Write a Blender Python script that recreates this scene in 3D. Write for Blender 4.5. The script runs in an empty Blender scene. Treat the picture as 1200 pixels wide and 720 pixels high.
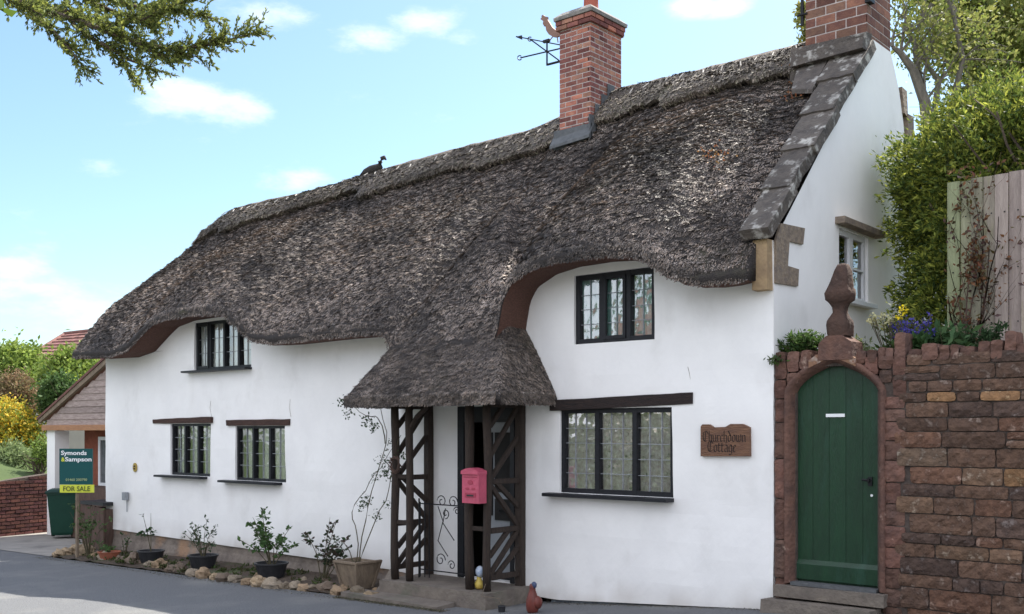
import bpy, math, random
import numpy as np
from mathutils import Vector, Matrix, noise

random.seed(7); rng = np.random.default_rng(7)
S = bpy.context.scene
COL = S.collection

# ------------------------------------------------------------------ camera, world, sun, exposure
CX, CY, EYE, F = 4.55, -9.10, 2.0, 1225.0
RV = Vector((.759, .651, 0)); FV = Vector((-.651, .759, 0))
cd = bpy.data.cameras.new('camera'); cam = bpy.data.objects.new('camera', cd); COL.objects.link(cam)
cam.location = (CX, CY, EYE)
cam.rotation_euler = (math.radians(90), 0, math.atan2(.651, .759))
cd.sensor_width = 36; cd.lens = F / 1200 * 36; cd.shift_y = 145 / 1200
cd.clip_start = .05; cd.clip_end = 6000
S.camera = cam

SUN_EL = math.radians(53.6); SUN_AZ = math.radians(-2)     # azimuth from +Y towards +X
w = bpy.data.worlds.new('World'); S.world = w; w.use_nodes = True
nt = w.node_tree; N = nt.nodes; L = nt.links; N.clear()
out = N.new('ShaderNodeOutputWorld'); bg = N.new('ShaderNodeBackground'); sky = N.new('ShaderNodeTexSky')
sky.sky_type = 'NISHITA'; sky.sun_disc = False; sky.sun_elevation = SUN_EL; sky.sun_rotation = SUN_AZ
sky.air_density = 1.0; sky.dust_density = 1.1; sky.ozone_density = 1.0
tc = N.new('ShaderNodeTexCoord')
def ray(px, py):
    return FV + RV * ((px - 600) / F) + Vector((0, 0, (505 - py) / F))
# clouds: soft noise masked round a few directions of the sky
cm = N.new('ShaderNodeMapping'); cm.inputs['Scale'].default_value = (1, 1, 2.6)
cn = N.new('ShaderNodeTexNoise'); cn.inputs['Scale'].default_value = 11; cn.inputs['Detail'].default_value = 10; cn.inputs['Roughness'].default_value = .66
L.new(tc.outputs['Generated'], cm.inputs['Vector']); L.new(cm.outputs['Vector'], cn.inputs['Vector'])
acc = None
for px, py, rad, amt in [(215, 112, .075, 1.0), (275, 128, .07, 1.0), (330, 22, .06, .7), (440, 48, .07, .7), (500, 30, .06, .85), (545, 42, .04, .7),
                         (815, 8, .045, 1.0), (850, 8, .045, .9), (110, 200, .05, .6), (340, 212, .06, .6), (50, 350, .11, .8), (150, 340, .1, .5), (20, 318, .06, .7), (90, 380, .12, .6),
                         (1150, -120, .3, .8), (-300, 300, .3, .9), (-200, -200, .35, .9), (1700, 100, .4, .9), (600, -500, .5, .9), (1500, -700, .5, .8)]:
    d = ray(px, py).normalized()
    sub = N.new('ShaderNodeVectorMath'); sub.operation = 'SUBTRACT'; sub.inputs[1].default_value = d
    L.new(tc.outputs['Generated'], sub.inputs[0])
    sc = N.new('ShaderNodeVectorMath'); sc.operation = 'MULTIPLY'; sc.inputs[1].default_value = (1, 1, 2.6); L.new(sub.outputs[0], sc.inputs[0])
    ln = N.new('ShaderNodeVectorMath'); ln.operation = 'LENGTH'; L.new(sc.outputs[0], ln.inputs[0])
    mr = N.new('ShaderNodeMapRange'); mr.interpolation_type = 'SMOOTHERSTEP'
    mr.inputs['From Min'].default_value = rad; mr.inputs['From Max'].default_value = 0
    mr.inputs['To Min'].default_value = 0; mr.inputs['To Max'].default_value = amt
    L.new(ln.outputs['Value'], mr.inputs['Value'])
    if acc is None: acc = mr.outputs[0]
    else:
        mx = N.new('ShaderNodeMath'); mx.operation = 'MAXIMUM'; L.new(acc, mx.inputs[0]); L.new(mr.outputs[0], mx.inputs[1]); acc = mx.outputs[0]
ad = N.new('ShaderNodeMath'); ad.operation = 'MULTIPLY_ADD'; L.new(acc, ad.inputs[0]); ad.inputs[1].default_value = .42; L.new(cn.outputs['Fac'], ad.inputs[2])
cr = N.new('ShaderNodeMapRange'); cr.interpolation_type = 'SMOOTHSTEP'; cr.inputs['From Min'].default_value = .60; cr.inputs['From Max'].default_value = 1.0
L.new(ad.outputs[0], cr.inputs['Value'])
cmul = N.new('ShaderNodeMath'); cmul.operation = 'MULTIPLY'; cmul.inputs[1].default_value = .75; L.new(cr.outputs[0], cmul.inputs[0])
tint = N.new('ShaderNodeMix'); tint.data_type = 'RGBA'; tint.blend_type = 'MULTIPLY'; tint.inputs[0].default_value = 1
L.new(sky.outputs[0], tint.inputs[6]); tint.inputs[7].default_value = (.88, 1.0, 1.03, 1)
mixc = N.new('ShaderNodeMix'); mixc.data_type = 'RGBA'; L.new(cmul.outputs[0], mixc.inputs[0])
L.new(tint.outputs[2], mixc.inputs[6]); mixc.inputs[7].default_value = (5.7, 6.1, 6.4, 1)
dt = N.new('ShaderNodeVectorMath'); dt.operation = 'DOT_PRODUCT'; dt.inputs[1].default_value = (.25, -.85, .40); L.new(tc.outputs['Generated'], dt.inputs[0])  # bright cloud band behind the camera, added to lighten the shaded front
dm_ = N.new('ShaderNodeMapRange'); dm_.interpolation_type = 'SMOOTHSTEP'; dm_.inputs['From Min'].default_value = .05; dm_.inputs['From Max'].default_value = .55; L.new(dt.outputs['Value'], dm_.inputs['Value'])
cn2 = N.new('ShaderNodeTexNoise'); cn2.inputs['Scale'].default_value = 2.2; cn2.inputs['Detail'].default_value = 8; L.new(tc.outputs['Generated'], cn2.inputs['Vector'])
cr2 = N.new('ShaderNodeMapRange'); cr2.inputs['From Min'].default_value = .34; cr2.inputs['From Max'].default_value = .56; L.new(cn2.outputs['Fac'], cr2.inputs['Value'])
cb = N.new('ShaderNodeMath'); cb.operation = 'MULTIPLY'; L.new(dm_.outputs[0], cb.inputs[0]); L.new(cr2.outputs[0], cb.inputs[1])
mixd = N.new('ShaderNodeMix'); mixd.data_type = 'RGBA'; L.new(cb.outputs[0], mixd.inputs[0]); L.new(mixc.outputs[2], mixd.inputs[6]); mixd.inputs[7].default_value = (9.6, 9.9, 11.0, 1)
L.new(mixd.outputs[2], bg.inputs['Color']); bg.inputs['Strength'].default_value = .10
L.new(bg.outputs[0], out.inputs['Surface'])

sl = bpy.data.lights.new('sun', 'SUN'); sun = bpy.data.objects.new('sun', sl); COL.objects.link(sun)
sl.energy = 5; sl.angle = math.radians(.5); sl.color = (1, .95, .86)
sdir = Vector((math.sin(SUN_AZ) * math.cos(SUN_EL), math.cos(SUN_AZ) * math.cos(SUN_EL), math.sin(SUN_EL)))
sun.rotation_euler = sdir.to_track_quat('Z', 'Y').to_euler(); sun.location = (0, 20, 30)
S.view_settings.view_transform = 'Standard'; S.view_settings.look = 'None'
S.view_settings.exposure = 1.16; S.view_settings.gamma = 1; S.view_settings.use_curve_mapping = False
S.render.engine = 'CYCLES'; S.cycles.max_bounces = 6; S.cycles.diffuse_bounces = 4; S.cycles.transparent_max_bounces = 12
S.render.resolution_x = 1024; S.render.resolution_y = 614

# ------------------------------------------------------------------ pixel helpers (points on real planes)
CAM = Vector((CX, CY, EYE))
def onY(px, py, Y=0.0):
    d = ray(px, py); return CAM + d * ((Y - CY) / d.y)
def onX(px, py, X=0.0):
    d = ray(px, py); return CAM + d * ((X - CX) / d.x)
def onZ(px, py, z):
    d = ray(px, py); return CAM + d * ((z - EYE) / d.z)
def onD(px, py, depth):
    return CAM + ray(px, py) * depth
def gz(x, y=0):
    return float(np.interp(x, [-60, -20, -12.5, -5, -3, 0, 2, 5, 40], [-.5, -.2, -.1, .02, .05, .30, .45, .5, .8]))

# ------------------------------------------------------------------ object helpers
ROOT = {}
def thing(name, label, cat, loc=(0, 0, 0), group=None):
    o = bpy.data.objects.new(name, None); o.empty_display_size = .2; COL.objects.link(o); o.location = loc
    o['label'] = label; o['category'] = cat
    if group: o['group'] = group
    ROOT[o.name] = Vector(loc)
    return o
def tag(o, label, cat, group=None):
    o['label'] = label; o['category'] = cat
    if group: o['group'] = group
    return o

class MB:
    def __init__(s): s.v = []; s.f = []; s.c = []; s.m = []; s.col = (1, 1, 1); s.mi = 0
    def add(s, vs, fs):
        b = len(s.v); s.v += [tuple(p) for p in vs]; s.c += [s.col] * len(vs)
        s.f += [tuple(b + i for i in f) for f in fs]; s.m += [s.mi] * len(fs); return b
    def box(s, x0, x1, y0, y1, z0, z1, j=0):
        vs = [(x, y, z) for z in (z0, z1) for y in (y0, y1) for x in (x0, x1)]
        if j: vs = [tuple(c + random.uniform(-j, j) for c in p) for p in vs]
        return s.add(vs, [(0, 2, 3, 1), (4, 5, 7, 6), (0, 1, 5, 4), (2, 6, 7, 3), (0, 4, 6, 2), (1, 3, 7, 5)])
    def bar(s, a, b, wx, wy=None, up=(0, 0, 1), bev=.12, taper=1):
        # rectangular timber from a to b with chamfered edges
        wy = wy or wx; a = Vector(a); b = Vector(b); d = (b - a).normalized(); up = Vector(up)
        if abs(d.dot(up)) > .95: up = Vector((0, 1, 0)) if abs(d.y) < .9 else Vector((1, 0, 0))
        u = d.cross(up).normalized(); v = u.cross(d)
        vs = []
        for p, k in ((a, 1), (b, taper)):
            for cx_, cy_ in ((-1, -1 + bev * 2), (-1, 1 - bev * 2), (-1 + bev * 2, 1), (1 - bev * 2, 1), (1, 1 - bev * 2), (1, -1 + bev * 2), (1 - bev * 2, -1), (-1 + bev * 2, -1)):
                vs.append(p + u * cx_ * wx / 2 * k + v * cy_ * wy / 2 * k)
        fs = [(i, (i + 1) % 8, 8 + (i + 1) % 8, 8 + i) for i in range(8)] + [tuple(range(7, -1, -1)), tuple(range(8, 16))]
        s.add(vs, fs)
    def tube(s, pts, rad, n=8, cap=True):
        pts = [Vector(p) for p in pts]; k = len(pts)
        if not hasattr(rad, '__len__'): rad = [rad] * k
        up = Vector((.13, .21, .97)); rings = []
        for i, p in enumerate(pts):
            d = (pts[min(i + 1, k - 1)] - pts[max(i - 1, 0)])
            d = d.normalized() if d.length > 1e-9 else Vector((0, 0, 1))
            uu = up if abs(d.dot(up)) < .93 else Vector((1, .1, 0)); u = d.cross(uu).normalized(); v = u.cross(d)
            rings.append([p + (u * math.cos(2 * math.pi * q / n) + v * math.sin(2 * math.pi * q / n)) * rad[i] for q in range(n)])
        vs = [p for r in rings for p in r]
        fs = [(i * n + q, i * n + (q + 1) % n, (i + 1) * n + (q + 1) % n, (i + 1) * n + q) for i in range(k - 1) for q in range(n)]
        if cap: fs += [tuple(range(n - 1, -1, -1)), tuple((k - 1) * n + q for q in range(n))]
        s.add(vs, fs)
    def lathe(s, c, prof, n=20, sq=1, ang=0):
        # profile [(r, z)], capped
        vs = []
        for r, z in prof:
            for q in range(n):
                a = 2 * math.pi * q / n + ang; vs.append((c[0] + r * math.cos(a), c[1] + r * math.sin(a), c[2] + z))
        k = len(prof)
        fs = [(i * n + q, i * n + (q + 1) % n, (i + 1) * n + (q + 1) % n, (i + 1) * n + q) for i in range(k - 1) for q in range(n)]
        fs += [tuple(range(n - 1, -1, -1)), tuple((k - 1) * n + q for q in range(n))]
        s.add(vs, fs)
    def prism(s, poly, ext):
        # poly: list of Vector, ext: Vector
        n = len(poly); ext = Vector(ext); vs = [Vector(p) for p in poly] + [Vector(p) + ext for p in poly]
        s.add(vs, [tuple(range(n)), tuple(range(2 * n - 1, n - 1, -1))] + [(i, n + i, n + (i + 1) % n, (i + 1) % n) for i in range(n)])
    def grid(s, P, closed_v=False):
        # P: 2d list [i][j]
        a = len(P); b = len(P[0]); vs = [p for r in P for p in r]; fs = []
        for i in range(a - 1):
            for j in range(b if closed_v else b - 1):
                fs.append((i * b + j, i * b + (j + 1) % b, (i + 1) * b + (j + 1) % b, (i + 1) * b + j))
        s.add(vs, fs)
    def blob(s, c, r, n1=9, n2=12, amp=.12, fr=1.5, seed=0, flat=0):
        c = Vector(c); P = []
        for i in range(n1 + 1):
            th = math.pi * i / n1; row = []
            for q in range(n2):
                ph = 2 * math.pi * q / n2
                d = Vector((math.sin(th) * math.cos(ph), math.sin(th) * math.sin(ph), math.cos(th)))
                k = 1 + amp * 2 * noise.noise(d * fr + Vector((seed * 3.1, seed * 1.7, 0)))
                row.append(c + Vector((d.x * r[0] * k, d.y * r[1] * k, d.z * r[2] * k)))
            P.append(row)
        s.grid(P, True)
    def build(s, name, mats, parent=None, smooth=False, auto=None):
        me = bpy.data.meshes.new(name)
        off = Vector((0, 0, 0)); loc = None
        V = np.array(s.v, dtype=float) if len(s.v) else np.zeros((0, 3))
        if parent is not None:
            off = ROOT.get(parent.name, Vector((0, 0, 0)))
        else:
            mn = V.min(0); mxx = V.max(0); off = Vector(((mn[0] + mxx[0]) / 2, (mn[1] + mxx[1]) / 2, mn[2]))
        V = V - np.array(off)
        me.from_pydata([tuple(p) for p in V], [], s.f)
        if not isinstance(mats, (list, tuple)): mats = [mats]
        for m in mats: me.materials.append(m)
        if len(mats) > 1: me.polygons.foreach_set('material_index', s.m)
        ca = me.color_attributes.new('Col', 'FLOAT_COLOR', 'POINT')
        C4 = np.ones((len(s.v), 4), dtype=np.float32); C4[:, :3] = np.array(s.c, dtype=np.float32).reshape(-1, 3)
        ca.data.foreach_set('color', C4.ravel())
        if smooth: me.polygons.foreach_set('use_smooth', [True] * len(me.polygons))
        me.validate(); me.update()
        o = bpy.data.objects.new(name, me); COL.objects.link(o)
        if parent is not None:
            o.parent = parent; ROOT[o.name] = off
        else:
            o.location = off; ROOT[o.name] = off
        return o

def quads_object(name, V, C, m, parent=None, smooth=False):
    """V: (n,4,3) array of quads, C: (n,3) colours -> one mesh"""
    n = len(V); me = bpy.data.meshes.new(name)
    off = np.array(ROOT[parent.name]) if parent is not None else np.append(V.reshape(-1, 3)[:, :2].mean(0), V.reshape(-1, 3)[:, 2].min())
    P = (V.reshape(-1, 3) - off).astype(np.float32)
    me.vertices.add(4 * n); me.vertices.foreach_set('co', P.ravel())
    me.loops.add(4 * n); me.loops.foreach_set('vertex_index', np.arange(4 * n, dtype=np.int32))
    me.polygons.add(n); me.polygons.foreach_set('loop_start', np.arange(0, 4 * n, 4, dtype=np.int32))
    me.materials.append(m)
    me.update(calc_edges=True)
    ca = me.color_attributes.new('Col', 'FLOAT_COLOR', 'POINT')
    C4 = np.ones((4 * n, 4), dtype=np.float32); C4[:, :3] = np.repeat(C, 4, axis=0); ca.data.foreach_set('color', C4.ravel())
    o = bpy.data.objects.new(name, me); COL.objects.link(o)
    if parent is not None: o.parent = parent
    else: o.location = off
    ROOT[o.name] = Vector(off)
    return o

# ------------------------------------------------------------------ materials
def mat(name, c1, c2=None, scale=8, rough=.8, bump=0, bscale=40, stretch=(1, 1, 1), attr=False, c3=None, s3=1.2, spec=.3, metal=0, detail=6, thr3=(.55, .7), trans=0, coat=0):
    m = bpy.data.materials.new(name); m.use_nodes = True; n = m.node_tree.nodes; l = m.node_tree.links; n.clear()
    o = n.new('ShaderNodeOutputMaterial'); b = n.new('ShaderNodeBsdfPrincipled')
    b.inputs['Roughness'].default_value = rough; b.inputs['Specular IOR Level'].default_value = spec; b.inputs['Metallic'].default_value = metal
    b.inputs['Coat Weight'].default_value = coat
    t = n.new('ShaderNodeTexCoord'); mp = n.new('ShaderNodeMapping'); mp.inputs['Scale'].default_value = stretch
    l.new(t.outputs['Object'], mp.inputs['Vector'])
    c2 = c2 or tuple(x * .75 for x in c1)
    nz = n.new('ShaderNodeTexNoise'); nz.inputs['Scale'].default_value = scale; nz.inputs['Detail'].default_value = detail; nz.inputs['Roughness'].default_value = .62
    l.new(mp.outputs[0], nz.inputs['Vector'])
    r = n.new('ShaderNodeMapRange'); r.inputs['From Min'].default_value = .33; r.inputs['From Max'].default_value = .67; l.new(nz.outputs['Fac'], r.inputs['Value'])
    mx = n.new('ShaderNodeMix'); mx.data_type = 'RGBA'; mx.inputs[6].default_value = (*c1, 1); mx.inputs[7].default_value = (*c2, 1); l.new(r.outputs[0], mx.inputs[0])
    cur = mx.outputs[2]
    if c3:
        n3 = n.new('ShaderNodeTexNoise'); n3.inputs['Scale'].default_value = s3; n3.inputs['Detail'].default_value = 7; n3.inputs['Roughness'].default_value = .6
        l.new(mp.outputs[0], n3.inputs['Vector'])
        r3 = n.new('ShaderNodeMapRange'); r3.inputs['From Min'].default_value = thr3[0]; r3.inputs['From Max'].default_value = thr3[1]; l.new(n3.outputs['Fac'], r3.inputs['Value'])
        m3 = n.new('ShaderNodeMix'); m3.data_type = 'RGBA'; l.new(r3.outputs[0], m3.inputs[0]); l.new(cur, m3.inputs[6]); m3.inputs[7].default_value = (*c3, 1); cur = m3.outputs[2]
    if attr:
        a = n.new('ShaderNodeAttribute'); a.attribute_name = 'Col'
        m4 = n.new('ShaderNodeMix'); m4.data_type = 'RGBA'; m4.blend_type = 'MULTIPLY'; m4.inputs[0].default_value = 1
        l.new(cur, m4.inputs[6]); l.new(a.outputs['Color'], m4.inputs[7]); cur = m4.outputs[2]
    l.new(cur, b.inputs['Base Color'])
    if bump:
        bn = n.new('ShaderNodeTexNoise'); bn.inputs['Scale'].default_value = bscale; bn.inputs['Detail'].default_value = 5; l.new(mp.outputs[0], bn.inputs['Vector'])
        bp = n.new('ShaderNodeBump'); bp.inputs['Strength'].default_value = min(1, bump); bp.inputs['Distance'].default_value = .02 * max(1, bump); l.new(bn.outputs['Fac'], bp.inputs['Height'])
        l.new(bp.outputs[0], b.inputs['Normal'])
    if trans:
        tr = n.new('ShaderNodeBsdfTranslucent'); l.new(cur, tr.inputs['Color']); ms = n.new('ShaderNodeMixShader'); ms.inputs[0].default_value = trans
        l.new(b.outputs[0], ms.inputs[1]); l.new(tr.outputs[0], ms.inputs[2]); l.new(ms.outputs[0], o.inputs['Surface'])
    else: l.new(b.outputs[0], o.inputs['Surface'])
    return m

M = {}
M['render'] = mat('limewash', (.85, .84, .82), (.80, .79, .775), 2.2, .9, .45, 5, stretch=(1, 1, .7), c3=(.66, .645, .62), s3=1.5, thr3=(.56, .86), attr=True)
M['thatch'] = mat('thatch', (.055, .047, .043), (.028, .025, .025), 60, .85, 1.0, 90, stretch=(1, 1, 1), c3=(.10, .095, .05), s3=.9, thr3=(.62, .8), spec=.25)
M['reed'] = mat('reed_ends', (.36, .305, .262), (.17, .146, .13), 1.6, .6, attr=True, spec=.2, c3=(.085, .077, .073), s3=.75, thr3=(.5, .68))
M['cap'] = mat('ridge_thatch', (.15, .13, .115), (.08, .07, .065), 30, .85, .9, 70, c3=(.14, .14, .07), s3=1.5, thr3=(.58, .75))
M['under'] = mat('reed_underside', (.15, .075, .055), (.07, .038, .03), 40, .9, .8, 60, stretch=(3, 1, 3))
M['spar'] = mat('hazel_spar', (.5, .47, .43), (.38, .35, .31), 20, .8)
M['slab'] = mat('coping_slab', (.115, .097, .083), (.062, .053, .048), 9, .85, .9, 30, c3=(.38, .36, .33), s3=7, thr3=(.54, .66), attr=True)
M['ochre'] = mat('ham_stone', (.40, .285, .16), (.27, .19, .115), 8, .9, .6, 25)
M['quoin'] = mat('quoin_stone', (.28, .22, .16), (.16, .13, .11), 14, .9, .9, 30)
M['brick'] = mat('brick', (.35, .150, .105), (.22, .092, .078), 12, .9, .5, 60, attr=True, c3=(.45, .32, .24), s3=5, thr3=(.62, .8))
M['mortar'] = mat('mortar', (.52, .45, .42), (.38, .33, .31), 14, .95, .5, 50)
M['lead'] = mat('lead_flashing', (.12, .125, .13), (.075, .08, .085), 12, .7, .8, 14)
M['blackpaint'] = mat('black_paint', (.008, .009, .012), (.013, .014, .018), 12, .5, .2, 30, spec=.3)
M['oak'] = mat('dark_oak', (.055, .038, .028), (.028, .021, .018), 10, .75, .8, 40, stretch=(6, 6, 1))
M['oakh'] = mat('dark_oak_beam', (.040, .026, .022), (.020, .016, .016), 9, .7, .8, 30, stretch=(1, 6, 6))
M['oakbrown'] = mat('brown_beam', (.085, .042, .030), (.045, .026, .022), 9, .7, .8, 30, stretch=(1, 6, 6))
M['leadcame'] = mat('lead_came', (.22, .235, .25), (.32, .34, .36), 30, .5, metal=.2)
M['whitepaint'] = mat('white_paint', (.72, .73, .74), (.66, .67, .68), 6, .5, .1, 30)
M['door'] = mat('green_door_paint', (.009, .043, .018), (.007, .030, .014), 3, .42, .25, 18, stretch=(4, 4, 1), c3=(.014, .052, .030), s3=1.6, attr=True, spec=.4)
M['stone'] = mat('wall_stone', (.31, .235, .18), (.15, .115, .095), 13, .92, 1.0, 28, attr=True, c3=(.50, .47, .42), s3=13, thr3=(.575, .68))
M['redstone'] = mat('red_sandstone', (.16, .085, .062), (.088, .052, .043), 7, .92, 1.0, 22, attr=True, c3=(.34, .24, .19), s3=9, thr3=(.64, .74))
M['ochreredstone'] = mat('weathered_arch_stone', (.30, .18, .10), (.15, .075, .055), 9, .92, 1.0, 24, c3=(.45, .38, .33), s3=6, thr3=(.58, .7))
M['wmortar'] = mat('dirty_mortar', (.10, .078, .065), (.055, .043, .038), 14, .95, .5, 30)
M['asphalt'] = mat('asphalt', (.165, .168, .172), (.11, .112, .118), 55, .88, 1.0, 70, c3=(.20, .198, .19), s3=.9, thr3=(.5, .75))
M['concrete'] = mat('concrete_drive', (.30, .28, .25), (.22, .205, .19), 3, .9, .4, 60, c3=(.16, .15, .14), s3=1.4)
M['soil'] = mat('soil', (.085, .062, .045), (.045, .034, .026), 14, .95, 1.0, 26, c3=(.06, .075, .03), s3=2)
M['grassland'] = mat('grassland', (.07, .105, .03), (.05, .075, .025), .6, .95, .6, 12)
M['plinth'] = mat('plinth_render', (.24, .20, .165), (.14, .115, .10), 5, .92, 1.0, 18, c3=(.30, .19, .12), s3=2.2)
M['plinthblue'] = mat('painted_plinth', (.10, .12, .15), (.30, .33, .36), 22, .9, 1.0, 24)
M['step'] = mat('porch_step_stone', (.20, .17, .14), (.13, .11, .095), 5, .9, .7, 28, c3=(.12, .12, .09), s3=2.4)
M['rock'] = mat('garden_rock', (.29, .235, .17), (.15, .125, .10), 6, .92, 1.0, 16, attr=True, c3=(.14, .13, .10), s3=4)
M['blackpot'] = mat('black_plastic_pot', (.018, .019, .022), (.03, .03, .034), 12, .45)
M['terra'] = mat('terracotta', (.36, .12, .07), (.26, .09, .055), 9, .8, .3, 30)
M['planter'] = mat('weathered_planter', (.24, .185, .13), (.15, .115, .085), 6, .85, .6, 20, stretch=(3, 3, 1))
M['brownboard'] = mat('brown_board', (.12, .075, .058), (.075, .05, .04), 5, .85, .5, 20, stretch=(5, 5, 1))
M['pink'] = mat('pink_enamel', (.50, .085, .14), (.40, .065, .11), 9, .45, .3, 30, spec=.4, c3=(.30, .06, .08), s3=14, thr3=(.6, .75))
M['pinkdark'] = mat('pink_relief', (.36, .05, .085), (.30, .04, .07), 8, .45)
M['gold'] = mat('brass', (.50, .36, .10), (.36, .25, .07), 12, .4, metal=.7)
M['greenplastic'] = mat('green_bin_plastic', (.010, .055, .036), (.008, .045, .03), 4, .45, .1, 20)
M['darkgreenplastic'] = mat('dark_lid_plastic', (.008, .04, .03), (.008, .032, .026), 4, .45)
M['rubber'] = mat('rubber', (.015, .015, .016), (.022, .022, .022), 10, .8)
M['signgreen'] = mat('sign_green', (.006, .075, .075), (.006, .068, .07), 2, .4)
M['signyellow'] = mat('sign_yellow', (.62, .66, .07), (.58, .62, .06), 3, .45)
M['signwhite'] = mat('sign_white', (.8, .82, .82), (.78, .8, .8), 3, .5)
M['signgrey'] = mat('sign_grey_text', (.35, .42, .22), (.32, .4, .2), 3, .5)
M['signdark'] = mat('sign_dark_text', (.10, .12, .03), (.09, .11, .03), 3, .5)
M['plaque'] = mat('carved_plaque', (.20, .105, .06), (.12, .062, .042), 7, .65, .7, 20, stretch=(1, 1, 5))
M['carved'] = mat('burnt_lettering', (.018, .012, .012), (.028, .018, .015), 30, .7)
M['iron'] = mat('wrought_iron', (.012, .013, .015), (.022, .022, .024), 18, .5, metal=.4)
M['copper'] = mat('rusty_cockerel', (.26, .15, .11), (.20, .12, .09), 16, .6, metal=.2)
M['stem'] = mat('plant_stem', (.10, .085, .045), (.06, .055, .035), 20, .85)
M['bark'] = mat('bark', (.15, .115, .085), (.08, .062, .05), 8, .92, 1.0, 24, stretch=(3, 3, 1))
M['greybark'] = mat('grey_bark', (.17, .15, .12), (.10, .09, .075), 8, .9, .6, 24, stretch=(3, 3, 1))
M['leaf'] = mat('leaf', (1, 1, 1), (.8, .8, .75), 3, .6, attr=True, trans=.38, spec=.18)
M['leafdull'] = mat('conifer_leaf', (1, 1, 1), (.78, .8, .72), 3, .6, attr=True, trans=.18, spec=.25)
M['tile'] = mat('clay_tile', (.19, .085, .07), (.12, .058, .05), 5, .85, .5, 30, attr=True, c3=(.30, .2, .16), s3=6, thr3=(.6, .75))
M['clad'] = mat('weathered_cladding', (.40, .32, .28), (.24, .18, .16), 5, .85, .6, 18, stretch=(1, 1, 7), attr=True)
M['pine'] = mat('orange_pine', (.40, .20, .10), (.30, .15, .08), 6, .7, .4, 18, stretch=(1, 5, 5))
M['cream'] = mat('cream_render', (.56, .52, .45), (.50, .46, .40), 3, .9)
M['redclad'] = mat('red_brick_face', (.26, .085, .05), (.20, .065, .04), 9, .9, .3, 30)
M['fence'] = mat('fence_board', (.40, .33, .29), (.29, .235, .21), 4, .85, .6, 18, stretch=(7, 7, 1), attr=True, c3=(.28, .25, .13), s3=1.2, thr3=(.6, .8))
M['ornred'] = mat('red_glazed_ornament', (.17, .04, .03), (.10, .03, .022), 12, .45)
M['ornblue'] = mat('blue_glaze', (.05, .07, .14), (.04, .055, .10), 12, .35)
M['ballwhite'] = mat('white_glaze', (.65, .70, .76), (.3, .42, .6), 30, .3)
M['ballyellow'] = mat('yellow_glaze', (.7, .55, .12), (.6, .42, .1), 20, .35)
M['potred'] = mat('chimney_pot', (.42, .12, .08), (.32, .09, .065), 8, .8, .3, 30)
M['capstone'] = mat('chimney_cap_cement', (.24, .22, .20), (.15, .14, .13), 9, .9, .8, 30, c3=(.36, .34, .30), s3=5)
M['dark'] = mat('dark_interior', (.03, .028, .026), (.02, .02, .02), 4, .95)
M['interior'] = mat('interior_wall', (.16, .15, .14), (.12, .11, .10), 2, .95)
M['utility'] = mat('grey_plastic', (.30, .32, .34), (.25, .27, .29), 8, .5)
M['soot'] = mat('wire', (.02, .02, .02), (.03, .03, .03), 8, .6)

def curtain_mat(name, c1, c2):
    m = mat(name, c1, c2, 30, .9, 0, attr=False, trans=.12, stretch=(1.5, 1, .8)); return m
M['lace'] = curtain_mat('lace_curtain', (.95, .95, .92), (.72, .72, .68))
M['tealcurtain'] = curtain_mat('teal_curtain', (.45, .68, .62), (.30, .52, .49))
M['floral'] = mat('floral_lace', (.92, .90, .86), (.60, .50, .48), 28, .9, 0, c3=(.20, .24, .18), s3=14, thr3=(.60, .68), trans=.1)
M['curtain_cream'] = curtain_mat('cream_curtain', (.58, .52, .38), (.42, .38, .30))

def glass_mat(name, refl=.22, tint=(.95, .98, .97), rough=.01):
    m = bpy.data.materials.new(name); m.use_nodes = True; n = m.node_tree.nodes; l = m.node_tree.links; n.clear()
    o = n.new('ShaderNodeOutputMaterial'); g = n.new('ShaderNodeBsdfGlossy'); g.inputs['Roughness'].default_value = rough
    t = n.new('ShaderNodeBsdfTransparent'); t.inputs['Color'].default_value = (*tint, 1)
    lw = n.new('ShaderNodeLayerWeight'); lw.inputs['Blend'].default_value = .35
    a = n.new('ShaderNodeMath'); a.operation = 'MULTIPLY_ADD'; a.inputs[1].default_value = .7; a.inputs[2].default_value = refl; a.use_clamp = True
    l.new(lw.outputs['Fresnel'], a.inputs[0])
    mx = n.new('ShaderNodeMixShader'); l.new(a.outputs[0], mx.inputs[0]); l.new(t.outputs[0], mx.inputs[1]); l.new(g.outputs[0], mx.inputs[2])
    tcn = n.new('ShaderNodeTexCoord'); nz = n.new('ShaderNodeTexNoise'); nz.inputs['Scale'].default_value = 9; nz.inputs['Detail'].default_value = 1; l.new(tcn.outputs['Object'], nz.inputs['Vector'])
    bp = n.new('ShaderNodeBump'); bp.inputs['Strength'].default_value = .35; bp.inputs['Distance'].default_value = .01; l.new(nz.outputs['Fac'], bp.inputs['Height']); l.new(bp.outputs[0], g.inputs['Normal'])
    l.new(mx.outputs[0], o.inputs['Surface']); return m
M['glass'] = glass_mat('old_glass', .26)

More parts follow.
